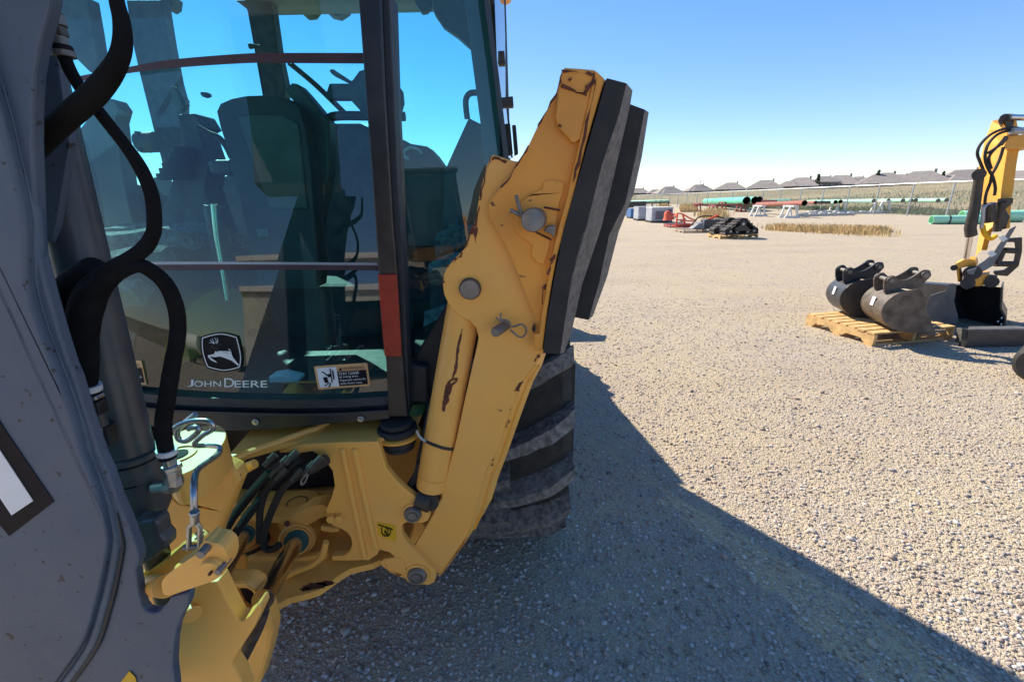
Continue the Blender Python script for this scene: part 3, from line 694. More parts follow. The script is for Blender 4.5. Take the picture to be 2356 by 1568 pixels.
k = MB(); k.tube([pt(690, 840), pt(705, 790), pt(740, 760), pt(780, 740)], .035, 8); k.build('jib', 'greysteel', t)
bars(t, 'orange', [(pt(640, 755), pt(700, 765)), (pt(700, 700), pt(780, 735)), (pt(640, 740), pt(680, 700))], .07)
# generators
def genset(x0, x1, yt, yb, m, lab, open_front=False, name='generator'):
    a = c3((x0 + x1) / 2, yb); g = G(*a); s = dep(g); wd = (x1 - x0) * .1984 * s; h = (yb - yt) * .1984 * s
    t = thing(name, lab, 'generator', tuple(g), 'portable generators and compressors')
    k = MB(); k.box(g + Vector((0, .6, h * .55)), (wd, 1.1, h * .86)); b = k.build('housing', m, t, bevel=.02)
    k = MB(); k.box(g + Vector((0, .6, h * .99)), (wd * 1.03, 1.15, .05)); k.build('lid', 'whitesteel' if open_front else m, t, bevel=.01)
    k = MB(); k.box(g + Vector((0, .6, h * .06)), (wd * 1.05, 1.0, h * .1)); k.build('skid', 'darksteel', t)
    k = MB(); k.box(g + Vector((-wd * .08, .04, h * .5)), (wd * (.5 if open_front else .8), .03, h * .55)); k.build('panel', 'greysteel' if open_front else m, t, bevel=.005)
    if open_front:
        for q in range(4):
            k = MB(); k.box(g + Vector((-wd * .08, .015, h * (.32 + q * .12))), (wd * .42, .03, .02)); k.build('louvre', 'darksteel', t)
        k = MB(); k.box(g + Vector((wd * .33, .03, h * .6)), (wd * .18, .04, h * .5)); k.build('control_box', 'darksteel', t)
    return t
genset(485, 730, 645, 815, 'genset', 'grey generator with open louvred front, nearest of the row', True)
genset(332, 520, 638, 792, 'genset', 'plain bluish grey welder box between generator and blue compressor')
genset(245, 330, 660, 765, 'blue', 'small bright blue compressor left of the grey boxes')
genset(165, 232, 690, 732, 'whitesteel', 'low pale machine at the far left of the row', name='generator')
g = G(*c3(465, 785)); s = dep(g); t = thing('water_jug', 'small white jug standing by the open generator', 'jug', tuple(g)); k = MB(); k.tube([g, g + Vector((0, 0, 7 * s)), g + Vector((0, 0, 8.5 * s))], [3 * s, 3 * s, 1.2 * s], 10); k.build('body', 'white', t)

# ================================================================== MINI EXCAVATOR (right edge)
YE = 4.75
ex = thing('mini_excavator', 'yellow and black mini excavator with bucket and dozer blade at the right edge', 'excavator', (6.2, 4.6, 0))
def tr(c, r, pts, Y): return PL(T(c, r, pts), Y)
def plate(name, pts, th, m, par, bev=.004, holes=(), sm=False):
    k = MB(); k.prism(pts, (th * 1.12 if par.name == 'mini_excavator' else 0, th, 0), holes); return k.build(name, m, par, bevel=bev, smooth=sm)
def tubep(name, pts, r, m, par, smooth=6, n=12, **kw):
    k = MB(); k.tube(pts, r, n, smooth=smooth); return k.build(name, m, par, smooth=True, **kw)
D = lambda pts, Y: PL(pts, Y)
E3 = lambda x, y: (3600 / 1.7114 + x / 5.3677, 400 / 1.7114 + y / 5.3677)      # crop 5 -> frame
def E(pts, Y): return [W(E3(*p), Y) for p in pts]
E6 = lambda x, y: (3150 / 1.7114 + x / 3.834, 900 / 1.7114 + y / 3.834)         # crop 6 -> frame
def E_(pts, Y): return [W(E6(*p), Y) for p in pts]
# stick
lft = E([(960, 240), (920, 350), (870, 480), (825, 680), (790, 840), (830, 1250), (880, 1480)], YE + .5) + E_([(1580, 60), (1545, 250)], YE + .5)
rgt = E([(1060, 215), (1150, 350), (1150, 590), (1110, 840), (1075, 1090), (1060, 1250), (1050, 1480)], YE) + E_([(1640, 30), (1600, 190)], YE)
rr2 = E([(1260, 220), (1285, 350), (1295, 590), (1265, 760), (1225, 1080), (1200, 1200), (1180, 1560)], YE + .02) + E_([(1690, 30), (1650, 190)], YE + .02)
k = MB(); bk_ = [p + Vector((.45, .5, 0)) for p in rr2]; k.sheet([lft, rgt, rr2, bk_, lft]); st = k.build('stick', 'cat', ex)
plate('boom_foot', E([(1150, 440), (1360, 400), (1700, 395), (1700, 640), (1360, 570), (1250, 590), (1180, 590), (1100, 570)], YE - .05), .3, 'cat', ex, .02)
plate('stick_head', E([(1030, 240), (1060, 180), (1110, 148), (1240, 150), (1235, 240), (1215, 330), (1130, 310), (1120, 240), (1060, 290)], YE - .03), .26, 'darksteel', ex, .01)
tubep('stick_cylinder_rod', E([(1170, 195), (1420, 200)], YE - .05) , .028, 'chrome', ex, 0)
for pts in ([(1400, 345), (1180, 325), (1000, 375), (880, 460), (800, 560), (780, 650), (810, 740), (850, 840), (855, 890)], [(1400, 360), (1200, 355), (1040, 400), (930, 500), (880, 620), (880, 740), (930, 860), (970, 930), (1000, 1060), (990, 1160)],
            [(1130, 440), (1030, 550), (940, 650), (920, 720), (950, 830)], [(1100, 560), (1060, 700), (1000, 830), (960, 900), (940, 1000), (890, 1130), (870, 1260), (860, 1480)], [(1150, 450), (1080, 520), (980, 590), (905, 635)]):
    tubep('hose', E(pts, YE - .07), .013, 'rubber', ex, 5, 8)
tubep('hose_bundle', E([(1400, 360), (1300, 360), (1200, 365)], YE - .09), .03, 'galv', ex, 3, 8)
plate('hose_clamp', E([(1050, 520), (1110, 430), (1160, 420), (1150, 470), (1090, 550)], YE - .08), -.03, 'darksteel', ex)
tubep('bucket_cylinder', E([(800, 880), (790, 1000), (745, 1320), (690, 1560)], YE - .06) + E_([(1510, 60)], YE - .06), [.045, .04, .045, .05, .05], 'darksteel', ex, 0)
tubep('bucket_cylinder_rod', E_([(1500, 60), (1465, 270)], YE - .06), .026, 'chrome', ex, 0)
tubep('cylinder_eye', [W(E3(800, 900), YE - .1), W(E3(800, 900), YE + .02)], .055, 'darksteel', ex, 0, 14)
tubep('valve_block', E([(920, 1260), (930, 1480)], YE - .09), .05, 'darksteel', ex, 0)
tubep('thumb_cylinder', E([(1075, 1240), (1040, 1480), (1020, 1600)], YE - .09), [.04, .038, .035], 'darksteel', ex, 0)
plate('thumb_bracket', E([(1030, 1200), (1220, 1190), (1220, 1250), (1120, 1330), (1180, 1420), (1130, 1568), (1060, 1568), (1080, 1300), (1020, 1290)], YE - .1), .08, 'darksteel', ex)
for sx in (0, 14): tubep('steel_line', E([(1000 - sx, 1250), (860 + sx, 1300), (840 + sx, 1450), (820 + sx, 1560)], YE - .11), .011, 'galv', ex, 5, 8)
tubep('yellow_hose', E_([(1610, -30), (1625, 40), (1680, 90), (1730, 60)], YE - .1), .022, 'decalyel', ex, 5, 8)
plate('thumb', E_([(1850, 10), (1910, -20), (1700, 330), (1560, 410), (1480, 400), (1470, 370), (1540, 350), (1690, 230)], YE - .16), .10, 'greysteel', ex, .008)
plate('thumb_finger', E_([(1820, 90), (1960, 80), (1960, 200), (1930, 330), (1830, 420), (1720, 410), (1700, 380), (1800, 370), (1880, 300), (1900, 200), (1890, 120), (1820, 120)], YE - .02), .08, 'darksteel', ex, .008)
for a, b in (((1800, 190), (1900, 195)), ((1720, 310), (1880, 310)), ((1790, 190), (1740, 300))): tubep('thumb_rung', E_([a, b], YE - .04), .03, 'darksteel', ex, 0, 8)
for x0, y0 in ((1790, 85), (1690, 220)): plate('sticker', E_([(x0 - 40, y0 - 5), (x0 + 5, y0 - 30), (x0 + 45, y0 + 5), (x0, y0 + 32)], YE - .167), -.003, 'white', ex, 0)
# quick coupler
plate('coupler', E_([(1345, 340), (1370, 310), (1460, 265), (1550, 275), (1560, 330), (1510, 350), (1480, 335), (1400, 350), (1420, 470), (1390, 470), (1380, 370)], YE - .08), .2, 'cat', ex, .01)
plate('coupler_body', E_([(1500, 430), (1530, 415), (1660, 400), (1670, 490), (1560, 510), (1500, 490)], YE - .1), .22, 'cat', ex, .01)
for x, y, r_ in ((1360, 345, .03), (1480, 480, .06), (1520, 390, .075), (1690, 470, .06)): tubep('coupler_pin', [W(E6(x, y), YE - .15), W(E6(x, y), YE + .1)], r_, 'darksteel', ex, 0, 16)
plate('coupler_ear', E_([(1440, 430), (1500, 420), (1520, 520), (1460, 540), (1430, 500)], YE - .12), .06, 'darksteel', ex, .006)
plate('coupler_ear', E_([(1670, 410), (1740, 420), (1720, 510), (1640, 500)], YE - .12), .06, 'darksteel', ex, .006)
# bucket: big mouth facing the camera, left side plate bulging
mo = E_([(1370, 500), (1480, 490), (1560, 515), (1680, 505), (1790, 520), (1780, 700), (1820, 780), (1815, 890), (1390, 890), (1385, 740), (1360, 620)], YE - .1)
bk = MB(); back = [p + Vector((-.02, .42, -.05)) for p in mo]
bk.sheet([mo + [mo[0]], back + [back[0]]]); bk.prism(back, (0, .01, 0)); bu = bk.build('bucket', 'bucket_black', ex)
plate('bucket_side', smoothpts(E_([(1310, 490), (1380, 500), (1360, 640), (1390, 760), (1390, 915), (1250, 880), (1130, 800), (1110, 700), (1150, 590), (1280, 550)], YE - .1), 2), .02, 'bucket_grey', ex, .004)
plate('bucket_side', E_([(1790, 520), (1780, 700), (1820, 780), (1815, 890), (1800, 890), (1800, 790), (1760, 700), (1770, 530)], YE - .13), .35, 'bucket_black', ex, .004)
for x, y in ((1780, 786), (1747, 816), (1777, 842)): plate('bolt_hole', circ(W(E6(x, y), YE - .135), .011, 10), -.002, 'white', ex, 0)
# dozer blade
YB = 4.05
bl = E_([(1480, 890), (2400, 880), (2400, 1150), (1380, 1150), (1440, 1060), (1470, 990)], YB)
k = MB(); k.prism(bl, (0, .06, 0)); k.build('dozer_blade', 'bucket_black', ex, bevel=.006)
plate('blade_top_edge', E_([(1480, 888), (2400, 876), (2400, 900), (1482, 905)], YB - .004), .1, 'bucket_grey', ex, .004)
k = MB(); a = E_([(1385, 875), (1485, 888), (1470, 990), (1445, 1060), (1380, 1150), (1262, 1135), (1350, 1040), (1380, 970)], YB); a = [a[0] + Vector((.05, .25, 0))] + a[1:5] + [a[5] + Vector((.03, .12, 0)), a[6] + Vector((.05, .2, 0)), a[7] + Vector((.05, .25, 0))]
a = [W(E6(*q), yy) for q, yy in zip([(1385, 875), (1485, 888), (1470, 990), (1445, 1060), (1380, 1150), (1262, 1135), (1350, 1040), (1380, 970)], [YB + .22, YB, YB, YB, YB, YB + .06, YB + .2, YB + .22])]
k.prism(a, (.01, .015, 0)); k.build('blade_wing', 'bucket_grey', ex)
k = MB(); k.bar((6.6, YB + .1, .14), (7.6, YB + .5, .2), .12, .12); k.build('blade_arm', 'cat', ex)
# undercarriage, house and cab (beyond the frame, mirrored in the cab glass of the loader)
_n0 = len(bpy.data.objects)
_pre = set(o.name for o in bpy.data.objects)
for y in (3.55, 5.05):
    O = smoothpts([Vector((x, y - .2, z)) for x, z in ((5.95, .3), (6.1, .06), (6.3, 0), (8.3, 0), (8.5, .06), (8.65, .3), (8.45, .55), (8.2, .6), (6.4, .6), (6.1, .5))], 3)
    k = MB(); C_ = Vector((7.3, y - .2, .3)); I = [C_ + Vector(((p.x - C_.x) * .93, 0, (p.z - C_.z) * .78)) for p in O]; k.prism(O, (0, .4, 0), [I]); tb = k.build('track_belt', 'rubber', ex)
    for i in range(len(O)):
        a_, b__ = O[i], O[(i + 1) % len(O)]; m_ = (a_ + b__) / 2; k = MB(); k.bar(m_, m_ + Vector((0, .4, 0)), .05, .05, up=(b__ - a_).cross(Vector((0, 1, 0)))); k.build('track_lug', 'rubber', tb)
    k = MB(); k.box((7.3, y, .3), (1.9, .22, .22)); k.build('track_frame', 'darksteel', ex)
    for x in (6.25, 8.35):
        k = MB(); k.cyl((x, y - .16, .3), (x, y + .16, .3), .24, 18); k.build('sprocket', 'cat', ex, smooth=True)
# the wheel-like track end at the frame edge
c = G(2392, 892) + Vector((0, .05, .165)); k = MB(); k.tube([c, c + Vector((.04, .02, 0)), c + Vector((.3, .2, 0)), c + Vector((.34, .24, 0))], [.13, .16, .16, .12], 28); k.build('front_idler', 'rubber', ex, smooth=True)
k = MB(); k.cyl((7.3, 4.3, .6), (7.3, 4.3, .8), .5, 24); k.build('slew_ring', 'darksteel', ex, smooth=True)
k = MB(); k.prism([(6.5, 3.45, .8), (8.4, 3.45, .8), (8.75, 3.45, 1.0), (8.75, 3.45, 1.5), (8.3, 3.45, 1.75), (7.7, 3.45, 1.7), (7.7, 3.45, 1.1), (6.5, 3.45, 1.1)], (0, 1.7, 0)); hs = k.build('engine_house', 'cat', ex, bevel=.05)
k = MB(); me = text_mesh('CAT', .004)
for v in me.vertices: v.co = Vector((6.9 + v.co.x * .28, 3.435 - v.co.z, .88 + v.co.y * .26))
link('logo', me, 'blackprint', ex)
me = text_mesh('CAT', .004)
for v in me.vertices: v.co = Vector((6.49 - v.co.z, 4.75 - v.co.x * .28, .88 + v.co.y * .26))
link('logo', me, 'blackprint', ex)
cabx0, cabx1, caby0, caby1 = 6.45, 7.75, 3.45, 4.5
for x in (cabx0, 7.1, cabx1):
    for y in (caby0, caby1):
        k = MB(); k.bar((x, y, 1.1), (x + (.12 if x == cabx0 else 0), y, 2.55), .09, .09); k.build('cab_post', 'black', ex)
k = MB(); k.box((7.15, 3.97, 2.6), (1.5, 1.2, .12)); k.build('cab_roof', 'black', ex, bevel=.04)
k = MB(); k.box((7.1, 3.97, 1.25), (1.35, 1.1, .3)); k.build('cab_base', 'black', ex, bevel=.02)
for y in (caby0 + .02, caby1 - .02):
    k = MB(); k.box((7.1, y, 1.95), (1.2, .012, 1.15)); k.build('cab_window', 'cabglass_dark', ex)
k = MB(); k.box((cabx0 + .06, 3.97, 1.95), (.012, .95, 1.15)); k.build('windscreen', 'cabglass_dark', ex)
k = MB(); k.box((7.0, 3.45, 2.35), (.16, .2, .12)); k.build('work_light', 'white', ex)
k = MB(); k.box((6.35, 3.3, 2.1), (.05, .18, .28)); k.build('mirror', 'black', ex)
k = MB(); k.prism([(6.55, 4.65, 1.1), (6.55, 4.65, 1.5), (5.9, 4.65, 2.15), (5.3, 4.65, 2.5), (5.0, 4.65, 2.45), (5.0, 4.65, 2.2), (5.6, 4.65, 2.0), (6.2, 4.65, 1.3)], (0, .22, 0)); k.build('boom', 'cat', ex, bevel=.02)

for o in bpy.data.objects:
    if o.name not in _pre and o.type == 'MESH' and not o.name.startswith('front_idler') and not o.parent.name in ('x',): 
        if o.parent == ex or o.parent.name.startswith('track_belt'): o.data.transform(Matrix.Translation((1.15, 0, 0)))

# ================================================================== WORKSHOP behind the photographer (mirrored in the glass)
ws = thing('metal_workshop', 'pale corrugated metal workshop with an open dark bay, mirrored in the rear window', 'building', (0, -13, 0))
WY = -22.0; H_ = 4.9; XL, XB = -17.5, -13.0
def wall(x0, x1, z0, z1, nm='wall'):
    k = MB(); k.box(((x0 + x1) / 2, WY - .1, (z0 + z1) / 2), (x1 - x0, .15, z1 - z0)); return k.build(nm, 'siding', ws)
w1 = wall(XL, XB, 0, H_); w2 = wall(XB, 6, 4.4, H_); w3 = wall(6, 14, 0, H_)
for wl, x0, x1, z0, z1 in ((w1, XL, XB, 2.4, H_), (w2, XB, 6, 4.4, H_), (w3, 6, 14, 0, H_)):
    k = MB(); x = x0 + .12
    while x < x1 - .05: k.box((x, WY - .015, (z0 + z1) / 2), (.09, .08, z1 - z0)); x += .36
    k.build('ribs', 'siding', wl, kind='stuff')
k = MB(); k.box((-1.75, WY - .05, H_ + .14), (32, .6, .3)); k.build('gutter', 'trim', ws, bevel=.03)
k = MB(); k.box((-14.6, WY - .0, 1.05), (1.1, .06, 2.1)); d_ = k.build('door', 'trim', ws, bevel=.01)
k = MB(); k.ring((-14.6, WY + .02, 1.05), (-14.6, WY + .05, 1.05), .02, .01); k.box((-14.6, WY - .0, 2.14), (1.3, .09, .06)); k.box((-15.2, WY, 1.05), (.06, .09, 2.14)); k.box((-14.0, WY, 1.05), (.06, .09, 2.14)); k.build('frame', 'darksteel', d_)
k = MB(); k.add([(XL - .2, WY, H_ + .2), (14.2, WY, H_ + .2), (14.2, WY - 22, H_ + 3), (XL - .2, WY - 22, H_ + 3)], [(0, 1, 2, 3)]); k.build('roof', 'siding', ws)
k = MB()
for a in ([(XL, WY - .2, 0), (XL, WY - 22, 0), (XL, WY - 22, H_ + 3), (XL, WY - .2, H_)], [(14, WY - .2, 0), (14, WY - 22, 0), (14, WY - 22, H_ + 3), (14, WY - .2, H_)], [(XL, WY - 22, 0), (14, WY - 22, 0), (14, WY - 22, H_ + 3), (XL, WY - 22, H_ + 3)], [(XB, WY - .2, 0), (XB, WY - 22, 0), (XB, WY - 22, H_), (XB, WY - .2, H_)]): k.add(a, [(0, 1, 2, 3)])
k.build('inner_wall', 'dark', ws)
k = MB(); k.box((-9.0, WY - 5, 3.9), (2.6, 1.3, .06)); k.build('glowing_skylight', 'skylight', ws)  # skylight of the bay, its daylight put in as a glow
for q in range(6):
    k = MB(); k.bar((XB, WY - 2 - q * 2.8, 4.0), (14, WY - 2 - q * 2.8, 4.0), .1, .25); k.build('truss', 'darksteel', ws)
k = MB(); k.sheet([[(x, y, .25 + 2.6 * (1 - math.exp(-max(0, -y - 28) / 14)) + .3 * math.sin(x * .2)) if y < -28 else (x, y, -.05) for x in range(-160, -17, 6)] for y in range(-20, -90, -5)]); k.build('hillside', 'field', kind='structure', smooth=True)
for i, (x, y, lab) in enumerate(((-27, -20, 'white tank trailer by the workshop corner'), (-36, -27, 'white tank trailer farther down the yard'))):
    t = thing('tank_trailer', lab + ', seen only mirrored in the glass', 'trailer', (x, y, 0))
    k = MB(); k.tube([(x - 1.6, y, 1.3), (x - 1.5, y, 1.3), (x + 1.5, y, 1.3), (x + 1.6, y, 1.3)], [.4, .6, .6, .4], 20); k.build('tank', 'white', t, smooth=True)
    k = MB(); k.box((x, y, .6), (3, .9, .12)); k.build('frame', 'darksteel', t)
    for sx in (-.5, .5): k = MB(); k.cyl((x + sx, y + .3, .35), (x + sx, y + .55, .35), .35, 16); k.build('wheel', 'rubber', t)

# ================================================================== BACKHOE LOADER
bh = thing('backhoe_loader', 'large yellow backhoe loader seen from behind, folded boom at left and raised stabiliser at right', 'backhoe', (-.7, 2.4, 0))
def pz(z):
    if z >= 1.8: return 0
    if z >= 1.325: return -.066 * (1.8 - z) / .475
    return -.066 - .178 * (1.325 - z)
def ysurf(x, z): return 1.285 + .3 * (x + .7) ** 2 + pz(z)
def S(px, py, off=0.0):
    d = ray(px, py); y = 1.2
    for _ in range(14):
        t = y / d.y; y = ysurf(d.x * t, CAMZ + d.z * t) - off
    t = y / d.y; return Vector((0, 0, CAMZ)) + d * t
CP = Vector((-.345, 1.17, 1.2)); CN = Vector((.854, -.52, .05)).normalized()
def C_(px, py, off=0.0):
    d = ray(px, py); o = Vector((0, 0, CAMZ)); t = (CP + CN * off - o).dot(CN) / d.dot(CN); return o + d * t
def ribbon(name, top, bot, fn, o1, o2, m, par, **kw):
    A = [fn(*p, o1) for p in top]; B = [fn(*p, o1) for p in bot]; A2 = [fn(*p, o2) for p in top]; B2 = [fn(*p, o2) for p in bot]
    k = MB(); k.sheet([A2, A, B, B2]); k.sheet([A2, B2]); return k.build(name, m, par, **kw)
def dens(pts, n=6):
    return [(p.x, p.y) for p in smoothpts([Vector((x, y, 0)) for x, y in pts], n, False)]
# --- rear glass panes
xr_t = S(832, 0).x; xr_b = S(893, 930).x; zt = S(832, 0).z; zb = S(893, 930).z
def xr(z): return xr_t + (xr_b - xr_t) * (zt - z) / (zt - zb)
def pane(name, z0, z1, nz):
    rows = []
    for i in range(nz + 1):
        z = z0 + (z1 - z0) * i / nz; X1 = xr(z) + .02; rows.append([(X1 + (-1.55 - X1) * j / 28, ysurf(X1 + (-1.55 - X1) * j / 28, z), z) for j in range(29)])
    k = MB(); k.sheet(rows); return k.build(name, 'rglass', bh, smooth=True)
zs1 = 1.80; zs2 = 1.315
s1 = S(600, 132).z; s2 = S(700, 612).z; s3 = S(600, 938).z
p_t = pane('rear_window', s1, 2.6, 6); p_m = pane('rear_window', s2, s1, 8); p_l = pane('rear_window', s3 - .03, s2, 8)
ribbon('window_seal', dens(T(0, 0, [(330, 575), (600, 515), (900, 460), (1200, 410), (1700, 370), (2000, 366), (2520, 366)])), dens(T(0, 0, [(330, 615), (600, 555), (900, 505), (1200, 470), (1700, 437), (2000, 437), (2520, 440)])), S, .012, -.004, 'strip', bh)
ribbon('window_seal', dens(T(0, 1, [(700, 262), (1100, 258), (1500, 256), (2000, 258), (2610, 262)])), dens(T(0, 1, [(700, 298), (1100, 295), (1500, 293), (2000, 293), (2610, 296)])), S, .012, -.004, 'strip', bh)
ribbon('seal_lip', dens(T(0, 1, [(700, 245), (1100, 238), (1500, 238), (2000, 240), (2600, 245)])), dens(T(0, 1, [(700, 262), (1100, 258), (1500, 256), (2000, 258), (2610, 262)])), S, .008, -.004, 'galv', bh)
# sill bands
def off_pts(pts, dy): return [(x, y + dy) for x, y in pts]
sl0 = T(0, 1, [(820, 1130), (1200, 1165), (1600, 1182), (2000, 1190), (2355, 1185)]) + T(1, 1, [(160, 1175), (330, 1165)])
sl0 = dens(sl0)
ribbon('window_sill', sl0, off_pts(sl0, 19), S, .035, -.01, 'navy', bh, smooth=True)
ribbon('lower_rail', off_pts(sl0, 19), off_pts(sl0, 31), S, .018, -.01, 'black', bh)
ribbon('bumper_strip', off_pts(sl0, 31), off_pts(sl0, 37), S, .05, -.01, 'navy', bh)
lowp = dens(T(0, 1, [(820, 1350), (1250, 1385), (1560, 1400), (1900, 1388), (2355, 1345)]) + T(1, 1, [(160, 1335), (330, 1318)]))
ribbon('lower_panel', off_pts(sl0, 37), lowp, S, .04, -.04, 'black', bh)
for p in (disp(0, 1, 1765, 1340), disp(1, 1, 135, 1319)):
    c = S(*p, .042); k = MB(); k.cyl(c + Vector((0, .0, 0)), c + Vector((0, -.004, 0)), .009, 18); wz = k.build('washer', 'galv', bh, smooth=True)
    k = MB(); k.tube([c + Vector((0, -.004, 0)), c + Vector((0, -.009, 0))], [.006, .005], 12); k.build('bolt_head', 'steel', wz)
# --- pillars
pb = T(1, 0, [(115, 0), (275, 0), (300, 600), (330, 1100), (358, 1568)]) + T(1, 1, [(385, 300), (425, 900), (460, 1310), (325, 1312), (310, 950), (255, 300), (235, 0)])
pb[0] = (820, -60); pb[1] = (875, -60)
plate('rear_pillar', PL(pb, 1.135), .16, 'black', bh, .004)
plate('pillar_seal', PL([(876, -60), (894, -60)] + T(1, 0, [(345, 300), (365, 700), (390, 1300), (412, 1568)]) + T(1, 1, [(440, 500), (470, 1200), (460, 1300), (426, 900), (386, 300), (360, 0)]) + T(1, 0, [(330, 1100), (300, 600)]), 1.15), .05, 'navy', bh, .003)
plate('tail_light', PL(T(1, 1, [(255, 325), (378, 322), (385, 345), (415, 880), (408, 890), (305, 890), (297, 880), (250, 330)]), 1.127), .006, 'red', bh, .002)
plate('light_upper', PL(T(1, 1, [(256, 328), (378, 326), (384, 425), (265, 425)]), 1.1255), .003, 'red', bh, .001)
# --- corner pane
qp = [(890, -60), (1118, -60)] + T(1, 0, [(1100, 1080), (1120, 1568)]) + T(1, 1, [(1100, 1300), (460, 1300), (430, 500)])
k = MB(); V = [C_(*p) for p in qp]; k.add(V, [tuple(range(len(V)))]); k.build('corner_window', 'rglass', bh)
fr1 = [(1110, -60)] + T(1, 0, [(985, 0), (1050, 500), (1120, 1080), (1180, 1568)]); fr2 = [(1122, -60)] + T(1, 0, [(1022, 0), (1085, 500), (1155, 1080), (1215, 1568)])
ribbon('corner_frame', fr1, fr2, C_, .012, -.03, 'navy', bh)
plate('front_pillar', PL([(1060, -60)] + T(1, 0, [(850, 0), (900, 400), (960, 850), (1010, 1300), (1010, 1568), (1130, 1568), (1130, 1100), (1000, 0)]) + [(1112, -60)], 1.78), .05, 'interior_lt', bh, .004)
# door glass seen edge on
k = MB(); a = [W((1124, -60), 1.72), W(disp(1, 0, 1045, 300), 1.72), W(disp(1, 0, 1140, 1090), 1.72)]; b_ = [W((1141, -60), 2.9), W(disp(1, 0, 1108, 350), 2.9), W(disp(1, 0, 1178, 1090), 2.9)]
k.sheet([a, b_]); k.build('door_window', 'fglass', bh); tubep('door_edge', b_, .006, 'navy', bh, 0, 8)
for q in ([(1070, 355), (1125, 348), (1133, 440), (1072, 440)], [(1100, 673), (1185, 663), (1190, 735), (1106, 738)]):
    o = plate('door_hinge', tr(1, 0, q, 2.2), .05, 'darksteel', bh, .004)
for q in ([(1130, 855), (1165, 850), (1185, 1060), (1140, 1085)], [(1178, 862), (1205, 862), (1222, 1060), (1195, 1075)]):
    plate('door_latch', tr(1, 0, q, 2.3), .04, 'rubber', bh, .004)
# --- cab shell
k = MB(); k.box((-.76, 2.22, 2.74), (1.62, 2.3, .14)); k.build('cab_roof', 'yellow_plain', bh, bevel=.05)
k = MB(); k.box((-.76, 2.2, 2.645), (1.5, 2.1, .05)); k.build('roof_lining', 'interior_lt', bh)
k = MB(); k.box((-.78, 2.22, .86), (1.45, 1.85, .05)); k.build('cab_floor', 'darksteel', bh)
k = MB(); k.box((-.78, 3.05, 1.05), (1.45, .06, .4)); k.build('front_bulkhead', 'interior', bh)
k = MB(); k.add([(-1.5, 3.18, 1.2), (-.05, 3.18, 1.2), (-.05, 3.12, 2.6), (-1.5, 3.12, 2.6)], [(0, 1, 2, 3)]); k.build('windscreen', 'fglass', bh)
k = MB(); k.add([(-1.53, 1.5, .9), (-1.53, 3.1, .9), (-1.53, 3.1, 2.6), (-1.53, 1.5, 2.6)], [(0, 1, 2, 3)]); k.build('side_window', 'fglass', bh)
k = MB(); k.add([(-.02, 1.75, .95), (.0, 3.1, .95), (-.0, 3.1, 2.6), (-.04, 1.75, 2.6)], [(0, 1, 2, 3)]); k.build('door_glass', 'doorglass', bh)
for a, b in (((-.02, 3.15, .9), (-.04, 3.1, 2.65)), ((-1.52, 3.15, .9), (-1.5, 3.1, 2.65)), ((-1.53, 1.4, .9), (-1.53, 1.4, 2.65))):
    k = MB(); k.bar(a, b, .07, .07); k.build('cab_post', 'navy', bh)
# interior seen through the glass
def ip(name, pts, Y, m='interior', th=.05, bev=.006): return plate(name, PL(pts, Y), th, m, bh, bev)
ip('windscreen_post', T(0, 0, [(870, 0), (1110, 0), (1160, 300), (1210, 560), (1250, 700), (1240, 1200), (1140, 1210), (1060, 900), (960, 500), (915, 300)]), 3.05, 'interior', .08)
ip('windscreen_post', T(0, 0, [(1620, 0), (1870, 0), (1890, 150), (1920, 360), (1970, 600), (1960, 700), (1830, 700), (1790, 470), (1760, 330), (1720, 130), (1700, 60)]), 3.05, 'interior', .08)
ip('side_post', T(0, 0, [(350, -20), (600, -20), (640, 200), (685, 480), (620, 500), (520, 400), (430, 250), (380, 100)]), 2.9, 'interior', .08)
ip('side_post', T(0, 0, [(540, 960), (640, 1300), (680, 1568), (660, 1568), (560, 1250), (480, 980)]), 2.6, 'interior_lt', .05)
ip('side_window_reflection', T(0, 0, [(520, 930), (700, 690), (770, 680), (820, 750), (795, 840), (830, 1100), (870, 1350), (950, 1700), (660, 1700), (600, 1200)]), 2.7, 'interior_lt', .1)  # pale plate, the side window's reflection put into its colour
ip('dashboard', [(285, 440), (300, 420), (345, 432), (420, 440), (520, 405), (560, 380), (742, 284), (830, 284), (905, 322), (1026, 388), (1030, 800), (250, 800)], 2.85, 'interior', .12)
ip('manual', T(0, 0, [(1060, 1225), (1160, 1215), (1200, 1290), (1240, 1330), (1130, 1350), (1070, 1280)]), 2.55, 'interior_lt', .01, 0)
ip('lever_column', T(0, 0, [(1225, 790), (1340, 780), (1400, 875), (1365, 890), (1400, 1000), (1440, 1110), (1410, 1300), (1480, 1500), (1560, 1700), (1030, 1700), (1140, 1400), (1190, 1240), (1270, 1040)]), 2.1, 'interior', .14)
ip('lever_handle', T(0, 0, [(1165, 600), (1190, 590), (1225, 640), (1270, 740), (1240, 780), (1200, 720)]), 2.1, 'interior_lt', .03)
for i in range(6):
    c = W(disp(0, 0, 1265 - 12 * i, 1040 + 36 * i), 2.06); k = MB(); k.cyl(c + Vector((0, 0, -.012)), c + Vector((0, 0, .012)), .045 + .004 * i, 16); k.build('bellows', 'rubber', bh, smooth=True)
tubep('key_ring', circ(W(disp(0, 0, 1280, 708), 2.1), .016, 12) , .003, 'darksteel', bh, 0, 6)
k = MB(); k.prism(PL(T(0, 0, [(925, 905), (945, 905), (970, 1040), (950, 1045)]), 2.2), (0, .08, 0)); hn = k.build('horn_plate', 'darksteel', bh)
tubep('horn', PL(T(0, 0, [(965, 985), (1080, 980)]), 2.24), [.045, .045], 'interior', bh, 0, 14)
tubep('cable', PL(T(0, 0, [(1370, 880), (1440, 920), (1510, 950), (1560, 1010), (1600, 1090)]), 2.0), .012, 'rubber', bh)
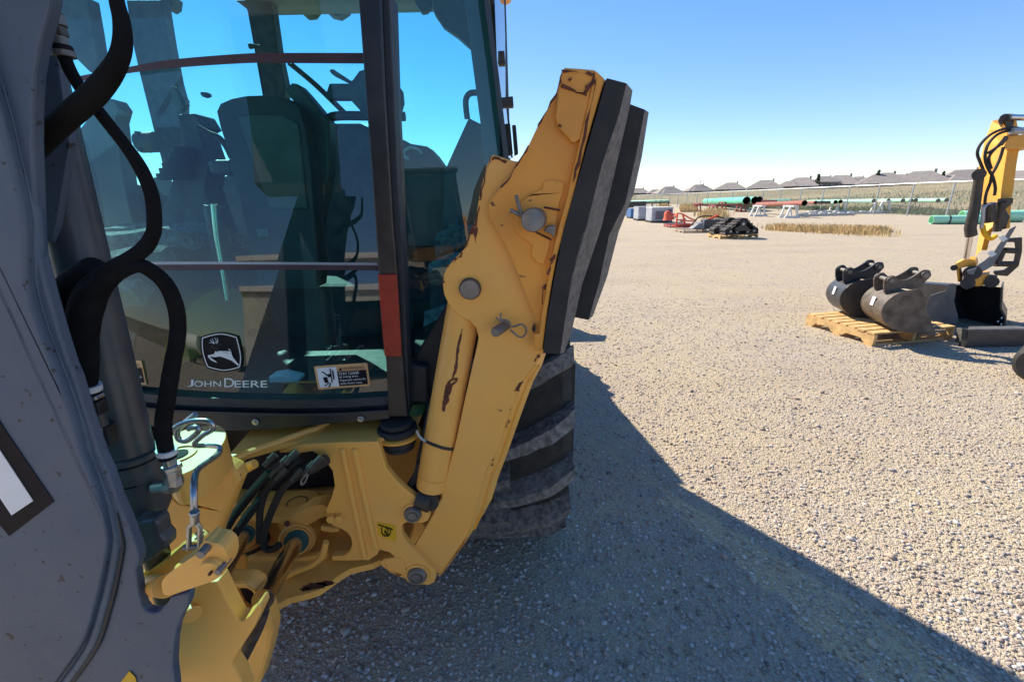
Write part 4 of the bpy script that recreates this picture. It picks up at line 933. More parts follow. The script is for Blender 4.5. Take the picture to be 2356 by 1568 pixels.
ip('armrest', T(0, 0, [(1410, 1100), (1600, 1100), (1620, 1200), (1440, 1205)]), 1.95, 'interior', .2, .02)
tubep('gear_lever', PL(T(0, 1, [(1480, -160), (1500, 60), (1530, 250), (1570, 500)]), 1.7), .012, 'chrome', bh)
tubep('lever_boot', PL(T(0, 0, [(1480, 1420), (1490, 1568)]) + T(0, 1, [(1530, 250)]), 1.78), [.035, .03, .03], 'interior', bh, 0)
# seat
seat_o = T(0, 0, [(1495, 770), (1520, 715), (1600, 680), (1700, 662), (1850, 657), (1980, 678), (2060, 740), (2110, 900), (2150, 1200), (2170, 1568)]) + T(0, 1, [(2190, 250), (2180, 420), (1780, 420), (1740, 200), (1700, 0)]) + T(0, 0, [(1640, 1320), (1600, 1180), (1560, 1000), (1520, 880)])
seat = ip('seat_back', seat_o, 1.85, 'seat', .12, .02); ORG.setdefault(seat.name, ORG[bh.name])
k = MB(); k.prism(PL(T(0, 0, [(1640, 810), (1760, 790), (1960, 800), (2060, 860), (2120, 1440), (1860, 1440)]), 1.843), (0, .01, 0)); k.build('seat_shell', 'seatshell', seat, bevel=.004)
k = MB(); k.prism(PL(T(0, 1, [(1770, 12), (1845, 10), (1858, 60), (1780, 62)]), 1.84), (0, .003, 0)); k.build('seat_label', 'interior_lt', seat)
ip('headrest', T(0, 0, [(1950, 620), (2010, 572), (2050, 575), (2110, 640), (2270, 830), (2270, 1200), (2200, 1568), (2160, 1400), (2110, 900), (2060, 740)]), 1.95, 'seatshell', .08, .02)
ip('seat_base', [(600, 655), (880, 655), (880, 905), (660, 905)], 2.0, 'seat', .3, .03)
ip('control_pod', T(1, 0, [(-90, 480), (-60, 475), (70, 560), (120, 490), (150, 480), (330, 500), (370, 560), (410, 620), (418, 700), (390, 800), (330, 860), (180, 820), (70, 700), (60, 680), (-100, 680), (-110, 650), (-85, 575), (60, 575), (-70, 510)]), 1.75, 'interior', .05, .01)
tubep('grab_rail', PL(T(0, 0, [(2270, 830), (2290, 808), (2355, 800)]) + T(1, 0, [(130, 800), (440, 805)]), 2.0), .018, 'interior', bh, 3)
for dx in (0, 25): tubep('cable', PL(T(0, 0, [(1990 + dx, 440), (2170 + dx, 590), (2355 + dx, 770)]), 2.9), .008, 'interior', bh, 3)
for q in ([(1090, -30), (1195, -30), (1185, 40), (1150, 65), (1110, 40)], [(2035, -30), (2190, -30), (2180, 60), (2150, 100), (2090, 105), (2050, 50)], [(2225, -30), (2400, -30), (2390, 70), (2330, 110), (2260, 95), (2235, 50)]):
    ip('work_lamp', T(0, 0, q), 3.4, 'interior', .1, .01)
ip('mirror_mount', T(0, 0, [(1708, 300), (1725, 298), (1760, 305), (1800, 312), (1800, 320), (1740, 330), (1715, 335)]), 2.9, 'darksteel', .02, .003)
ip('glass_latch', T(0, 0, [(1378, 632), (1430, 636), (1437, 660), (1400, 672), (1378, 655)]), 1.3, 'interior', .02, .004)
# right pane contents
ip('roof_panel', T(1, 0, [(560, -100), (620, -10), (640, 90), (700, 180), (800, 250), (890, 330), (880, 0), (1000, -100)]), 2.4, 'interior_lt', .05)
ip('cab_light', T(1, 0, [(490, -30), (620, -30), (620, 40), (590, 75), (550, 82), (510, 30)]), 2.6, 'interior_lt', .05)
tubep('grab_handle', PL(T(1, 0, [(940, 640), (890, 645), (862, 680), (860, 740), (870, 820)]), 2.0), .012, 'interior_lt', bh)
ip('side_console', T(1, 0, [(880, 815), (960, 855), (1080, 920), (1100, 1568), (700, 1568), (720, 1165)]), 2.0, 'interior_lt', .06)
ip('fender_cover', T(1, 0, [(385, 965), (430, 965), (470, 990), (590, 1010), (640, 1060), (720, 1170), (900, 1300), (900, 1700), (380, 1700)]), 2.4, 'interior_lt', .2, .02)
tubep('warning_mark', PL(T(1, 0, [(470, 1100), (435, 1075), (440, 1040), (480, 1020), (530, 1030), (560, 1060)]), 2.39), .008, 'trim', bh)
# pale plates: sunlight on the cab floor put into their colour
ip('floor_sun_patch', T(0, 1, [(1850, 1030), (1930, 1018), (2060, 1050), (2060, 1080), (2000, 1170), (1870, 1160)]), 1.45, 'trim', .06, .006)
ip('floor_sun_patch', T(0, 1, [(2060, 1090), (2250, 1080), (2500, 1110), (2500, 1175), (2020, 1175)]), 1.5, 'interior_lt', .06, .006)
ip('cab_rear_ledge', [(250, 880), (890, 895), (890, 935), (250, 925)], 1.5, 'interior', .05)

# --- decals on the rear glass
def decal(name, pts, m, off, fn=S, th=.0006, par=None):
    A = [fn(*p, off) for p in pts]; k = MB(); k.prism(A, (0, .0004, 0)); return k.build(name, m, par or p_l)
def fD(off): return lambda px, py: S(px, py, off)
bd = smoothpts([Vector((x, y, 0)) for x, y in [(1383, 765), (1400, 748), (1520, 722), (1630, 745), (1645, 762), (1672, 880), (1668, 960), (1650, 978), (1545, 997), (1440, 975), (1418, 955), (1388, 860)]], 5)
badge = decal('badge', T(0, 1, [(p.x, p.y) for p in bd]), 'blackprint', .004)
def inset(pts, f):
    cx = sum(p.x for p in pts) / len(pts); cy = sum(p.y for p in pts) / len(pts); return [Vector((cx + (p.x - cx) * f, cy + (p.y - cy) * f, 0)) for p in pts]
io, ii = inset(bd, .93), inset(bd, .885)
k = MB(); k.sheet([[S(*disp(0, 1, p.x, p.y), .0065) for p in io + io[:1]], [S(*disp(0, 1, p.x, p.y), .0065) for p in ii + ii[:1]]]); k.build('badge_border', 'white', p_l)
deer = [(1455, 822), (1462, 815), (1472, 812), (1478, 800), (1500, 800), (1505, 808), (1525, 803), (1520, 812), (1502, 818), (1498, 835), (1500, 852), (1515, 862), (1560, 862), (1590, 868), (1595, 858), (1575, 840), (1582, 838), (1594, 855), (1600, 878), (1610, 900), (1635, 930), (1652, 955), (1640, 952), (1600, 920), (1572, 908), (1545, 898), (1520, 890), (1500, 892), (1475, 895), (1455, 890), (1450, 897), (1470, 910), (1492, 925), (1497, 932), (1485, 930), (1455, 915), (1435, 892), (1435, 882), (1460, 878), (1478, 872), (1485, 855), (1480, 832), (1458, 826)]
decal('leaping_deer', T(0, 1, deer), 'white', .0068)
for q in ([(1478, 802), (1462, 795), (1443, 797)], [(1478, 800), (1458, 785), (1447, 775)], [(1480, 800), (1470, 780), (1462, 765)], [(1490, 800), (1492, 780), (1480, 760)], [(1496, 800), (1504, 782), (1498, 762)]):
    A = [S(*disp(0, 1, *p), .0068) for p in q]; k = MB(); k.tube(A, [.0010, .0009, .0004], 6, smooth=3); k.build('antler', 'white', p_l)
for s_, x0, w_, h_ in (('J', 1297, 38, 48), ('OHN', 1340, 185, 40), ('D', 1548, 68, 62), ('EERE', 1618, 226, 46)):
    yb_ = 1098 + (x0 - 1297) * .016
    me = map_text(s_, lambda px, py: S(*disp(0, 1, px, py), .005), x0, yb_, w_, h_); link('lettering', me, 'white', p_l)
# warning label right
def wl(corners, nm, mirror_clip=None, off=.004):
    (x0, y0), (x1, y1), (x2, y2), (x3, y3) = corners      # TL TR BR BL in frame coords
    def q(u, v): return ((x0 * (1 - u) + x1 * u) * (1 - v) + (x3 * (1 - u) + x2 * u) * v, (y0 * (1 - u) + y1 * u) * (1 - v) + (y3 * (1 - u) + y2 * u) * v)
    r_ = []
    for cx, cy, a0 in ((.97, .06, -90), (.97, .94, 0), (.03, .94, 90), (.03, .06, 180)):
        for a in (0, 30, 60, 90):
            t = R(a0 + a); r_.append(q(cx + .03 * math.cos(t), cy + .06 * math.sin(t)))
    lab = decal(nm, r_, 'orangeprint', off)
    def box(u0, v0, u1, v1, m, o, nm2): decal(nm2, [q(u0, v0), q(u1, v0), q(u1, v1), q(u0, v1)], m, o)
    box(.04, .09, .41, .92, 'white', off + .0012, 'label_picture_field'); box(.415, .30, .96, .92, 'blackprint', off + .0012, 'label_text_field')
    fn = lambda px, py: S(*q(px, py), off + .0026)
    for s_, u, v, w_, h_, m in (('WARNING', .53, .255, .40, .13, 'blackprint'), ('STAY CLEAR', .44, .455, .38, .115, 'white'), ('of swing area.', .44, .60, .36, .115, 'white'), ('Operate controls', .44, .745, .49, .115, 'white'), ('only from seat.', .44, .885, .42, .115, 'white')):
        me = map_text(s_, fn, u, v, w_, h_); link('label_text', me, m, p_l)
    decal('warning_triangle', [q(.485, .12), q(.52, .26), q(.45, .26)], 'blackprint', off + .0026)
    for poly in ([(.13, .50), (.21, .49), (.22, .74), (.15, .74)], [(.28, .14), (.30, .14), (.30, .74), (.28, .74)], [(.32, .22), (.345, .22), (.345, .62), (.32, .62)], [(.12, .26), (.14, .24), (.22, .40), (.21, .44)], [(.13, .85), (.14, .88), (.24, .76), (.23, .73)], [(.20, .92), (.22, .94), (.27, .78), (.25, .76)], [(.20, .40), (.28, .36), (.28, .5), (.24, .52)]):
        decal('pictogram', [q(*p) for p in poly], 'blackprint', off + .0026)
wl([(722, 842), (845, 834), (852, 887), (732, 896)], 'warning_label')
wl([(229, 832), (325, 829), (337, 884), (241, 886)], 'warning_label')

# ------------------------------------------------------------------ rear frame of the loader
YF = 1.06
# upper deck plate
zu = W((785, 1013), YF + .02).z
up_r = T(1, 1, [(525, 1345), (500, 1385), (400, 1425), (250, 1463), (120, 1467), (0, 1466)]) + T(0, 1, [(2200, 1462), (2120, 1462), (1900, 1512), (1700, 1568)]) + T(0, 2, [(1640, 45), (1500, 130), (1400, 190), (1290, 320)])
up = [Zp(p, zu) for p in up_r]
k = MB(); k.prism(up + [Vector((up[-1].x - .1, 1.7, zu)), Vector((up[0].x, 1.7, zu))], (0, 0, -.014)); k.build('upper_deck_plate', 'yellow', bh, bevel=.003)
k = MB(); k.tube([Zp(p, zu + .004) for p in T(0, 1, [(2262, 1348), (2180, 1390), (2110, 1410), (1900, 1490), (1740, 1545)]) + T(0, 2, [(1560, 60), (1480, 120), (1370, 205)])], .010, 8, smooth=4); k.build('deck_rib', 'yellow', bh, smooth=True)
# big rear plate with openings
outl = ([(640, 1040), (700, 1022), (785, 1017), (868, 1015)] + T(1, 1, [(262, 1500), (282, 1568)]) + T(1, 2, [(310, 90), (380, 180), (470, 260), (560, 325), (600, 375), (612, 420), (595, 455), (560, 470), (450, 465), (425, 480), (415, 510), (425, 560), (470, 625), (560, 720), (640, 800), (655, 840), (640, 880), (600, 898), (550, 890), (420, 845), (330, 800), (280, 765), (270, 740), (300, 715), (370, 705), (330, 670), (262, 655), (245, 690), (190, 725), (0, 728)])
        + T(0, 2, [(2290, 728), (2290, 700)]) + T(1, 2, [(0, 697), (30, 690), (60, 660), (74, 620), (65, 570), (40, 535), (0, 510)]) + T(0, 2, [(2300, 490), (2255, 440), (2250, 380), (2290, 290), (2310, 210), (2295, 110), (2240, 30), (2160, -25), (2060, -10)]))
lobe_hole = circ(W(disp(1, 2, 355, 790), YF), .030, 20)
plate('rear_plate', PL(outl, YF), .022, 'yellow', bh, .004, sm=False)
for a, b in (((30, 0), (165, 722)), ((110, 0), (240, 655))):
    k = MB(); A_ = W(disp(1, 2, a[0] - 22, -45), YF - .002); B_ = W(disp(1, 2, b[0], b[1] - 8), YF - .002); k.bar(A_, B_, .016, .016, up=(0, 1, 0)); k.build('stiffener', 'yellow', bh, bevel=.006)
plate('slotted_lug', [p for p in PL(T(1, 2, [(270, 740), (300, 718), (370, 708), (430, 730), (445, 800), (420, 848), (330, 800), (285, 770)]), YF - .003)], .008, 'yellow', bh, .003, [PL(T(1, 2, [(290, 745), (350, 742), (400, 780), (420, 830), (400, 838), (330, 805)]), YF - .003)])
for x, y, r_ in ((495, 400, 58), (525, 822, 64)):
    c = W(disp(1, 2, x, y), YF); dpt = dep(c); rr = r_ / 3 * dpt
    k = MB(); k.ring(c + Vector((0, -.001, 0)), c + Vector((0, -.004, 0)), rr * 1.35, rr * 1.05); k.build('boss_ring', 'yellow', bh, smooth=True)
    k = MB(); k.tube([c + Vector((0, .02, 0)), c + Vector((0, -.012, 0)), c + Vector((0, -.016, 0))], [rr, rr, rr * .9], 28); pn = k.build('pivot_pin', 'pin', bh, smooth=True)
    k = MB(); k.ring(c + Vector((0, -.0155, 0)), c + Vector((0, -.0175, 0)), rr * .62, rr * .55); k.build('pin_groove', 'darksteel', pn)
# yellow anchor decal
dq = T(1, 2, [(243, 460), (372, 490), (380, 597), (258, 560)])
plate('tie_down_decal', PL(dq, YF - .0015), .001, 'decalyel', bh, 0)
for q, r_ in (([(255, 482), (355, 515)], .0014), ([(278, 500), (280, 540), (300, 560), (325, 560), (340, 540), (338, 510)], .0014), ([(310, 505), (325, 520), (315, 540), (298, 535), (305, 520)], .0014), ([(285, 555), (330, 545)], .0012), ([(300, 520), (325, 562)], .0014)):
    tubep('decal_mark', PL(T(1, 2, q), YF - .003), r_, 'blackprint', bh, 0, 6)
for i in range(6): tubep('decal_mark', PL(T(1, 2, [(262 + i * 16, 484 + i * 5), (256 + i * 16, 476 + i * 5)]), YF - .003), .001, 'blackprint', bh, 0, 5)
# bolts on plate
for x, y in ((2295, 425), (2350, 425)):
    c = W(disp(0, 2, x, y), YF); k = MB(); k.hexn(c, c + Vector((0, -.016, 0)), .014); k.build('bolt', 'yellow', bh, bevel=.001)
# lower frame plate
zl = W(disp(1, 2, 0, 830), YF - .02).z
lo_r = T(0, 2, [(1840, 1085), (1930, 1022), (2000, 985), (2120, 955), (2200, 930), (2270, 880), (2355, 822)]) + T(1, 2, [(60, 785), (140, 765), (220, 748), (290, 712), (420, 735)])
lo = [Zp(p, zl) for p in lo_r]; lo = jag(lo + [Vector((lo[-1].x, 1.9, zl)), Vector((-1.3, 1.9, zl)), Vector((-1.3, lo[0].y, zl))], .0012, .03)
for p in lo: p.z = zl
k = MB(); k.prism(lo, (0, 0, -.022)); k.build('lower_frame_plate', 'yellow', bh, bevel=.002)
for (x, y, rr, sx, sy) in ((2180, 905, .028, 1.5, .5), (2250, 885, .02, 1.6, .5), (2110, 925, .012, 1.5, .6)):
    c = Zp(disp(0, 2, x, y), zl + .001); q = [c + Vector((math.cos(a) * rr * sx * random.uniform(.6, 1.1), math.sin(a) * rr * sy * random.uniform(.5, 1.2), 0)) for a in [i * .45 for i in range(14)]]
    k = MB(); k.prism(q, (0, 0, .001)); k.build('rust_patch', 'rusty', bh)
# dark inner walls of the frame
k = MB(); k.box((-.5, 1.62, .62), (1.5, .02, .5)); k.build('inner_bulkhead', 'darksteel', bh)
# yellow axle housing seen low in the gap right of the plate
plate('axle_support', PL([(868, 1005), (1060, 1000), (1010, 1290), (930, 1290), (900, 1100)], 1.32), .05, 'yellow', bh, .01)
plate('cavity_shade', PL(T(0, 2, [(1640, -20), (2220, -40), (2320, 120), (2310, 215), (2100, 235), (1900, 250), (1700, 240), (1640, 230)]), 1.33), .1, 'blackprint', bh, .004)  # black plate that paints in the shade inside the frame opening
# swing cylinder clamp bracket
plate('cylinder_clamp', smoothpts(PL(T(0, 2, [(1600, 430), (1720, 425), (1850, 415), (1930, 430), (2020, 425), (2110, 370), (2190, 345), (2250, 355), (2260, 420), (2200, 440), (2130, 480), (2060, 500), (1980, 495), (1920, 470), (1800, 470), (1720, 470), (1640, 490), (1570, 540), (1545, 520), (1560, 460)]), 1.16), 2), .05, 'yellow', bh, .004)
k = MB(); c = Zp(disp(0, 2, 2050, 330), W(disp(0, 2, 2050, 330), 1.25).z); k.cyl(c + Vector((0, 0, -.06)), c, .075, 32); cp = k.build('trunnion_cap', 'yellow', bh, bevel=.006)
k = MB(); k.ring(c + Vector((0, 0, .0)), c + Vector((0, 0, .002)), .034, .031); k.build('cap_groove', 'darksteel', bh)
k = MB(); k.box((c.x - .02, c.y + .12, c.z - .04), (.5, .2, .05)); k.build('top_strap', 'yellow', bh, bevel=.01)
for (cx, cy, ex_, ey_, rb, rr_, nm) in ((1690, 545, 1520, 860, 105, 40, 0), (2050, 590, 1815, 1000, 130, 52, 1)):
    A = W(disp(0, 2, cx, cy), 1.14); B = W(disp(0, 2, ex_, ey_), .78); d = (B - A).normalized(); ra = rb / 3 * dep(A); rr = rr_ / 3 * dep(A) * 1.0
    k = MB(); k.tube([A - d * .32, A - d * .02, A, A + d * .004], [ra * .95, ra * .95, ra * .92, ra * .85], 32); sb = k.build('swing_cylinder', 'yellow', bh, smooth=True)
    for f, g_, mm, w_ in ((.86, .80, 'yellow', .010), (.70, .62, 'yellow', .013), (.60, .40, 'green', .017)):
        k = MB(); k.ring(A, A + d * w_, ra * f, ra * g_, 32); k.build('gland_ring', mm, bh, smooth=True)
    k = MB(); k.cyl(A, B, rr, 22); k.build('piston_rod', 'chrome', bh, smooth=True)
    k = MB(); c2 = A - d * .05; k.ring(c2 + Vector((0, 0, -.07)), c2 + Vector((0, 0, -.05)), ra * 1.25, ra * .9); k.build('trunnion_seat', 'darksteel', bh, smooth=True)
for q in (([(1985, 470)]), ([(2185, 712)])):
    c = W(disp(0, 2, *q[0]), 1.15); k = MB(); k.cyl(c, c + Vector((0, -.006, 0)), .009, 12); k.build('grease_fitting', 'rusty', bh)
c = W(disp(0, 2, 2230, 500), 1.1); k = MB(); k.cyl(c, c + Vector((.035, -.01, .003)), .011, 6); k.cyl(c + Vector((.03, -.01, 0)), c + Vector((.055, -.012, .004)), .008, 10); k.build('port_fitting', 'yellow', bh)
c = W(disp(0, 2, 1595, 275), 1.02); k = MB(); k.hexn(c + Vector((-.02, .005, 0)), c + Vector((.0, 0, 0)), .015); k.cyl(c, c + Vector((.014, -.003, 0)), .010, 12); k.build('lock_bolt', 'yellow', bh, bevel=.001)
# arm of yellow frame running from casting to clamp (lower dish edge)
tubep('lower_rim', PL(T(0, 2, [(1830, 1060), (1880, 960), (1950, 860), (2050, 800), (2150, 760), (2220, 700), (2250, 600)]), 1.03), .009, 'yellow', bh, 4, 8)
plate('dish_plate', PL(T(0, 2, [(1700, 720), (1760, 700), (2050, 720), (2200, 690), (2240, 620), (2255, 720), (2150, 790), (2050, 830), (1960, 890), (1900, 980), (1840, 1080), (1780, 1000), (1560, 930), (1540, 900), (1600, 800)]), 1.10), .02, 'yellow', bh, .004)
plate('dish_tab', smoothpts(PL(T(0, 2, [(1600, 690), (1680, 690), (1700, 740), (1680, 820), (1600, 880), (1530, 900), (1560, 780)]), 1.02), 2), .01, 'yellow_plain', bh, .003)
# hoses in the opening
for pts, r_, m in (([(2030, 0), (1950, 60), (1830, 150), (1700, 310), (1600, 440), (1500, 620), (1440, 720)], .0125, 'rubber'), ([(2060, 30), (1960, 120), (1850, 220), (1740, 380), (1640, 520), (1560, 640)], .0115, 'rubber'),
                   ([(1990, 60), (1900, 130), (1840, 240), (1800, 360), (1790, 480), (1790, 600)], .0095, 'rubber'), ([(2180, 50), (2060, 140), (1960, 220), (1900, 330), (1850, 450), (1820, 560), (1830, 640), (1880, 650), (1930, 620)], .0105, 'rubber'),
                   ([(2250, 30), (2150, 90), (2050, 110)], .016, 'darksteel')):
    tubep('hydraulic_hose', PL(T(0, 2, pts), 1.03), r_, m, bh, 5, 12)
tubep('hose_stripe', PL(T(0, 2, [(1850, 115), (1780, 190), (1690, 290), (1600, 415), (1530, 540), (1510, 600)]), 1.012), .006, 'green', bh, 5, 8)
tubep('hose_stripe', PL(T(0, 2, [(1780, 300), (1700, 400), (1640, 490)]), 1.014), .005, 'green', bh, 5, 8)
for x, y, a in ((2010, 20, 0), (1950, 60, 0), (1900, 110, 0), (2045, 135, 0), (2130, 95, 0), (1935, 130, 0), (2180, 60, 0), (1860, 40, 0)):
    c = W(disp(0, 2, x, y), 1.0); k = MB(); k.hexn(c, c + Vector((.014, .01, .012)), .0105); k.cyl(c + Vector((-.012, -.008, -.012)), c, .0075, 12); k.build('hose_fitting', 'darksteel', bh)
tubep('cotter_pin', PL(T(0, 2, [(2120, 130), (2085, 170), (2080, 205), (2105, 190), (2125, 140)]), .97), .0022, 'steel', bh, 3, 6)

# ------------------------------------------------------------------ rubber cab mount
c = W((915, 990), 1.14)
for dz, r_, h_, m in ((.026, .047, .016, 'rubber'), (.006, .058, .02, 'rubber'), (-.010, .066, .012, 'yellow_plain'), (-.034, .050, .02, 'rubber'), (-.05, .045, .014, 'navy')):
    k = MB(); k.tube([c + Vector((0, 0, dz - h_ / 2)), c + Vector((0, 0, dz - h_ / 4)), c + Vector((0, 0, dz + h_ / 4)), c + Vector((0, 0, dz + h_ / 2))], [r_ * .93, r_, r_, r_ * .93], 32); k.build('cab_mount', m, bh, smooth=True)
# --- rear fender (black step)
f1 = PL(T(1, 1, [(462, 962), (475, 950), (585, 965), (590, 1208), (470, 1208), (455, 1150)]), 1.20); f2 = PL(T(1, 1, [(475, 950), (725, 530), (800, 590), (830, 700), (690, 1090), (585, 1210), (585, 965)]), 1.24)
k = MB(); k.prism(f1, (0, .3, 0)); k.build('fender_end', 'navy', bh, bevel=.008)
k = MB(); k.prism(f2, (0, .1, 0)); k.build('fender', 'navy', bh, bevel=.006)

# ------------------------------------------------------------------ STABILISER
YS = 1.08
cyA = W((1078, 655), YS + .06); cyB = W(disp(1, 2, 622, 215), YS + .02); cyB2 = cyB
ra = 38 / 1.0 * dep(W((1040, 850), YS + .05)) * 1.0
dv = (cyB - cyA).normalized()
k = MB(); k.tube([cyA, cyA.lerp(cyB, .94), cyB], [ra, ra, ra * .97], 36); sc_ = k.build('stabiliser_cylinder', 'yellow', bh, smooth=True)
k = MB(); k.ring(cyA.lerp(cyB, .93), cyA.lerp(cyB, .935), ra * 1.02, ra * .9); k.build('weld_band', 'yellow_plain', bh, smooth=True)
cb = cyB + dv * .035; k = MB(); k.cyl(cb + Vector((0, -.03, 0)), cb + Vector((0, .03, 0)), .032, 20); k.build('cylinder_eye', 'darksteel', bh, smooth=True)
tubep('weld_blob', [cb + Vector((-.03, -.02, .01)), cb + Vector((.01, -.03, .0))], .03, 'darksteel', bh, 0)
def on_cyl(px, py, off=.0006):
    d = ray(px, py); o = Vector((0, 0, CAMZ)); w0 = o - cyA; a = 1 - d.normalized().dot(dv) ** 2; dn = d.normalized()
    u1 = dn - dv * dn.dot(dv); u2 = w0 - dv * w0.dot(dv); A2 = u1.dot(u1); B2 = 2 * u1.dot(u2); C2 = u2.dot(u2) - (ra + off) ** 2; D2 = B2 * B2 - 4 * A2 * C2
    if D2 < 0: D2 = 0
    return o + dn * ((-B2 - math.sqrt(D2)) / (2 * A2))
for q in ([(835, 693), (829, 760), (812, 850), (805, 900), (803, 960), (790, 1010), (770, 1040), (795, 1035), (808, 1042), (800, 1062), (770, 1090), (760, 1130), (745, 1160), (742, 1200), (720, 1230), (712, 1275), (697, 1262), (700, 1200), (712, 1130), (720, 1090), (740, 1060), (762, 1040), (778, 980), (790, 900), (798, 820), (815, 760)],):
    P2 = []
    for i in range(len(q)):
        a = q[i]; b = q[(i + 1) % len(q)]
        for t in (0, .25, .5, .75): P2.append((a[0] + (b[0] - a[0]) * t + random.uniform(-3, 3), a[1] + (b[1] - a[1]) * t))
    P3 = [on_cyl(*disp(1, 1, *p)) for p in P2]; k = MB(); k.prism(P3, (0, -.0008, 0)); k.build('rust_streak', 'rusty', sc_)
# hose and zip tie beside the cylinder
tubep('hydraulic_hose', PL(T(1, 1, [(680, 1080), (640, 1200), (600, 1370), (570, 1500)]) + T(1, 2, [(545, 30), (530, 160), (510, 240)]), 1.12), [.010, .013, .013, .013, .011, .012, .012], 'rubber', bh, 5, 12)
tubep('hydraulic_hose', PL(T(1, 2, [(545, 50), (520, 130), (490, 180), (465, 225)]), 1.10), .010, 'rubber', bh, 5, 12)
tubep('zip_tie', [on_cyl(*disp(1, 1, x, y), .0015) for x, y in ((590, 1478), (640, 1500), (700, 1520), (760, 1530), (790, 1528))], .0045, 'darksteel', bh, 3, 8)
tubep('zip_tie_tail', PL(T(1, 1, [(520, 1400), (535, 1435), (565, 1465), (600, 1480)]), 1.08), .004, 'galv', bh, 3, 8)
# arm front plate
arm = (T(1, 2, [(679, 830), (500, 635), (560, 540), (640, 400), (670, 330), (690, 300), (700, 240)]) + T(1, 1, [(765, 1568), (790, 1480), (860, 1150), (930, 850), (947, 760), (930, 695), (890, 650), (800, 600), (740, 530), (708, 460), (700, 390), (705, 330), (730, 275)])
       + T(1, 1, [(790, 210), (860, 140), (890, 50)]) + T(1, 0, [(930, 1500), (955, 1330), (990, 1200), (1010, 1130), (1035, 1072), (1060, 1068), (1170, 1105), (1240, 1120), (1500, 1300)]) + T(1, 1, [(1400, 300), (1395, 860), (1345, 940), (1255, 1055), (1190, 1200), (1130, 1380), (1068, 1568)]) + T(1, 2, [(1000, 110), (900, 480), (870, 560)]))
armp = PL(arm, YS)
plate('stabiliser_arm', armp, .014, 'yellow', bh, .003)
inn = T(1, 1, [(1372, 868), (1345, 940), (1255, 1055), (1190, 1200), (1130, 1380), (1068, 1568)]) + T(1, 2, [(1000, 110), (900, 480), (850, 612), (679, 832)])
out_ = T(1, 1, [(1412, 868), (1385, 950), (1325, 1060), (1262, 1230), (1205, 1390), (1142, 1568)]) + T(1, 2, [(1085, 150), (1040, 300), (990, 395), (690, 832)])
k = MB(); A_ = [W(p, YS + .002) for p in inn]; B_ = [W(p, YS + .05) for p in out_]; A2 = [p + Vector((-.004, .012, 0)) for p in A_]; B2 = [p + Vector((-.012, 0, 0)) for p in B_]
k.sheet([A_, B_, B2, A2, A_]); k.build('arm_flange', 'yellow', bh)
mid = [(a[0] * .52 + b[0] * .48, a[1] * .52 + b[1] * .48) for a, b in zip(inn, out_)]
tubep('flange_ridge', [W(p, YS + .024) for p in mid[1:-1]], .005, 'yellow_plain', bh, 3, 8)
k = MB(); rear = [p + Vector((0, .11, 0)) for p in armp]; k.prism(rear, (0, .012, 0)); k.build('arm_rear_plate', 'yellow', bh)
# rust chips on arm edges
def chip(pts, Y, n=.0012, par=bh):
    q = [];
    for i in range(len(pts)):
        a = pts[i]; b = pts[(i + 1) % len(pts)]
        for t in (0, .33, .66): q.append((a[0] + (b[0] - a[0]) * t + random.uniform(-3, 3), a[1] + (b[1] - a[1]) * t + random.uniform(-3, 3)))
    k = MB(); k.prism([W(p, Y) for p in q], (0, -n, 0)); k.build('rust_patch', 'rusty', par)
chip(T(1, 1, [(1210, 1100), (1240, 1062), (1252, 1065), (1225, 1130), (1200, 1130)]), YS - .001)
chip(T(1, 1, [(1360, 880), (1372, 875), (1345, 925), (1335, 930)]), YS - .001)
chip(T(1, 1, [(1140, 1370), (1158, 1318), (1160, 1330), (1145, 1378)]), YS - .001)
chip(T(1, 2, [(1045, 40), (1055, 35), (1048, 68), (1038, 75)]), YS - .001)
chip(T(1, 0, [(1040, 1095), (1060, 1085), (1140, 1112), (1138, 1128), (1110, 1115), (1060, 1100), (1040, 1110)]), YS - .001)
chip(T(1, 0, [(1032, 1078), (1036, 1072), (1010, 1170), (975, 1290), (958, 1380), (952, 1380), (970, 1280), (1000, 1180)]), YS - .001)
chip(T(1, 0, [(928, 1500), (945, 1430), (950, 1430), (940, 1568), (905, 1568)]), YS - .001)
chip(T(1, 1, [(905, 0), (935, 0), (928, 110), (920, 40), (890, 50), (870, 130), (855, 120), (880, 60)]), YS - .001)
chip(T(1, 1, [(790, 215), (830, 165), (835, 190), (800, 225), (780, 235), (785, 205), (740, 262), (725, 285), (735, 260)]), YS - .001)
chip(T(1, 1, [(702, 380), (706, 335), (712, 350), (706, 388)]), YS - .001)
# pins
def pin(px, py, rpx, Y, ln, off=(0, 0), m='pin'):
    c = W((px, py), Y - ln); rr = rpx * dep(c)
    k = MB(); k.tube([c + Vector((off[0], ln, off[1])), c + Vector((0, .004, 0)), c], [rr, rr, rr * .93], 36); return k.build('pivot_pin', m, bh, smooth=True), c, rr
pn, c, rr = pin(*disp(1, 1, 885, 432), 23, YS, .02)
k = MB(); k.ring(c + Vector((0, .018, .0)), c + Vector((0, .012, 0)), rr * 1.12, rr); k.build('snap_ring', 'darksteel', bh, smooth=True)
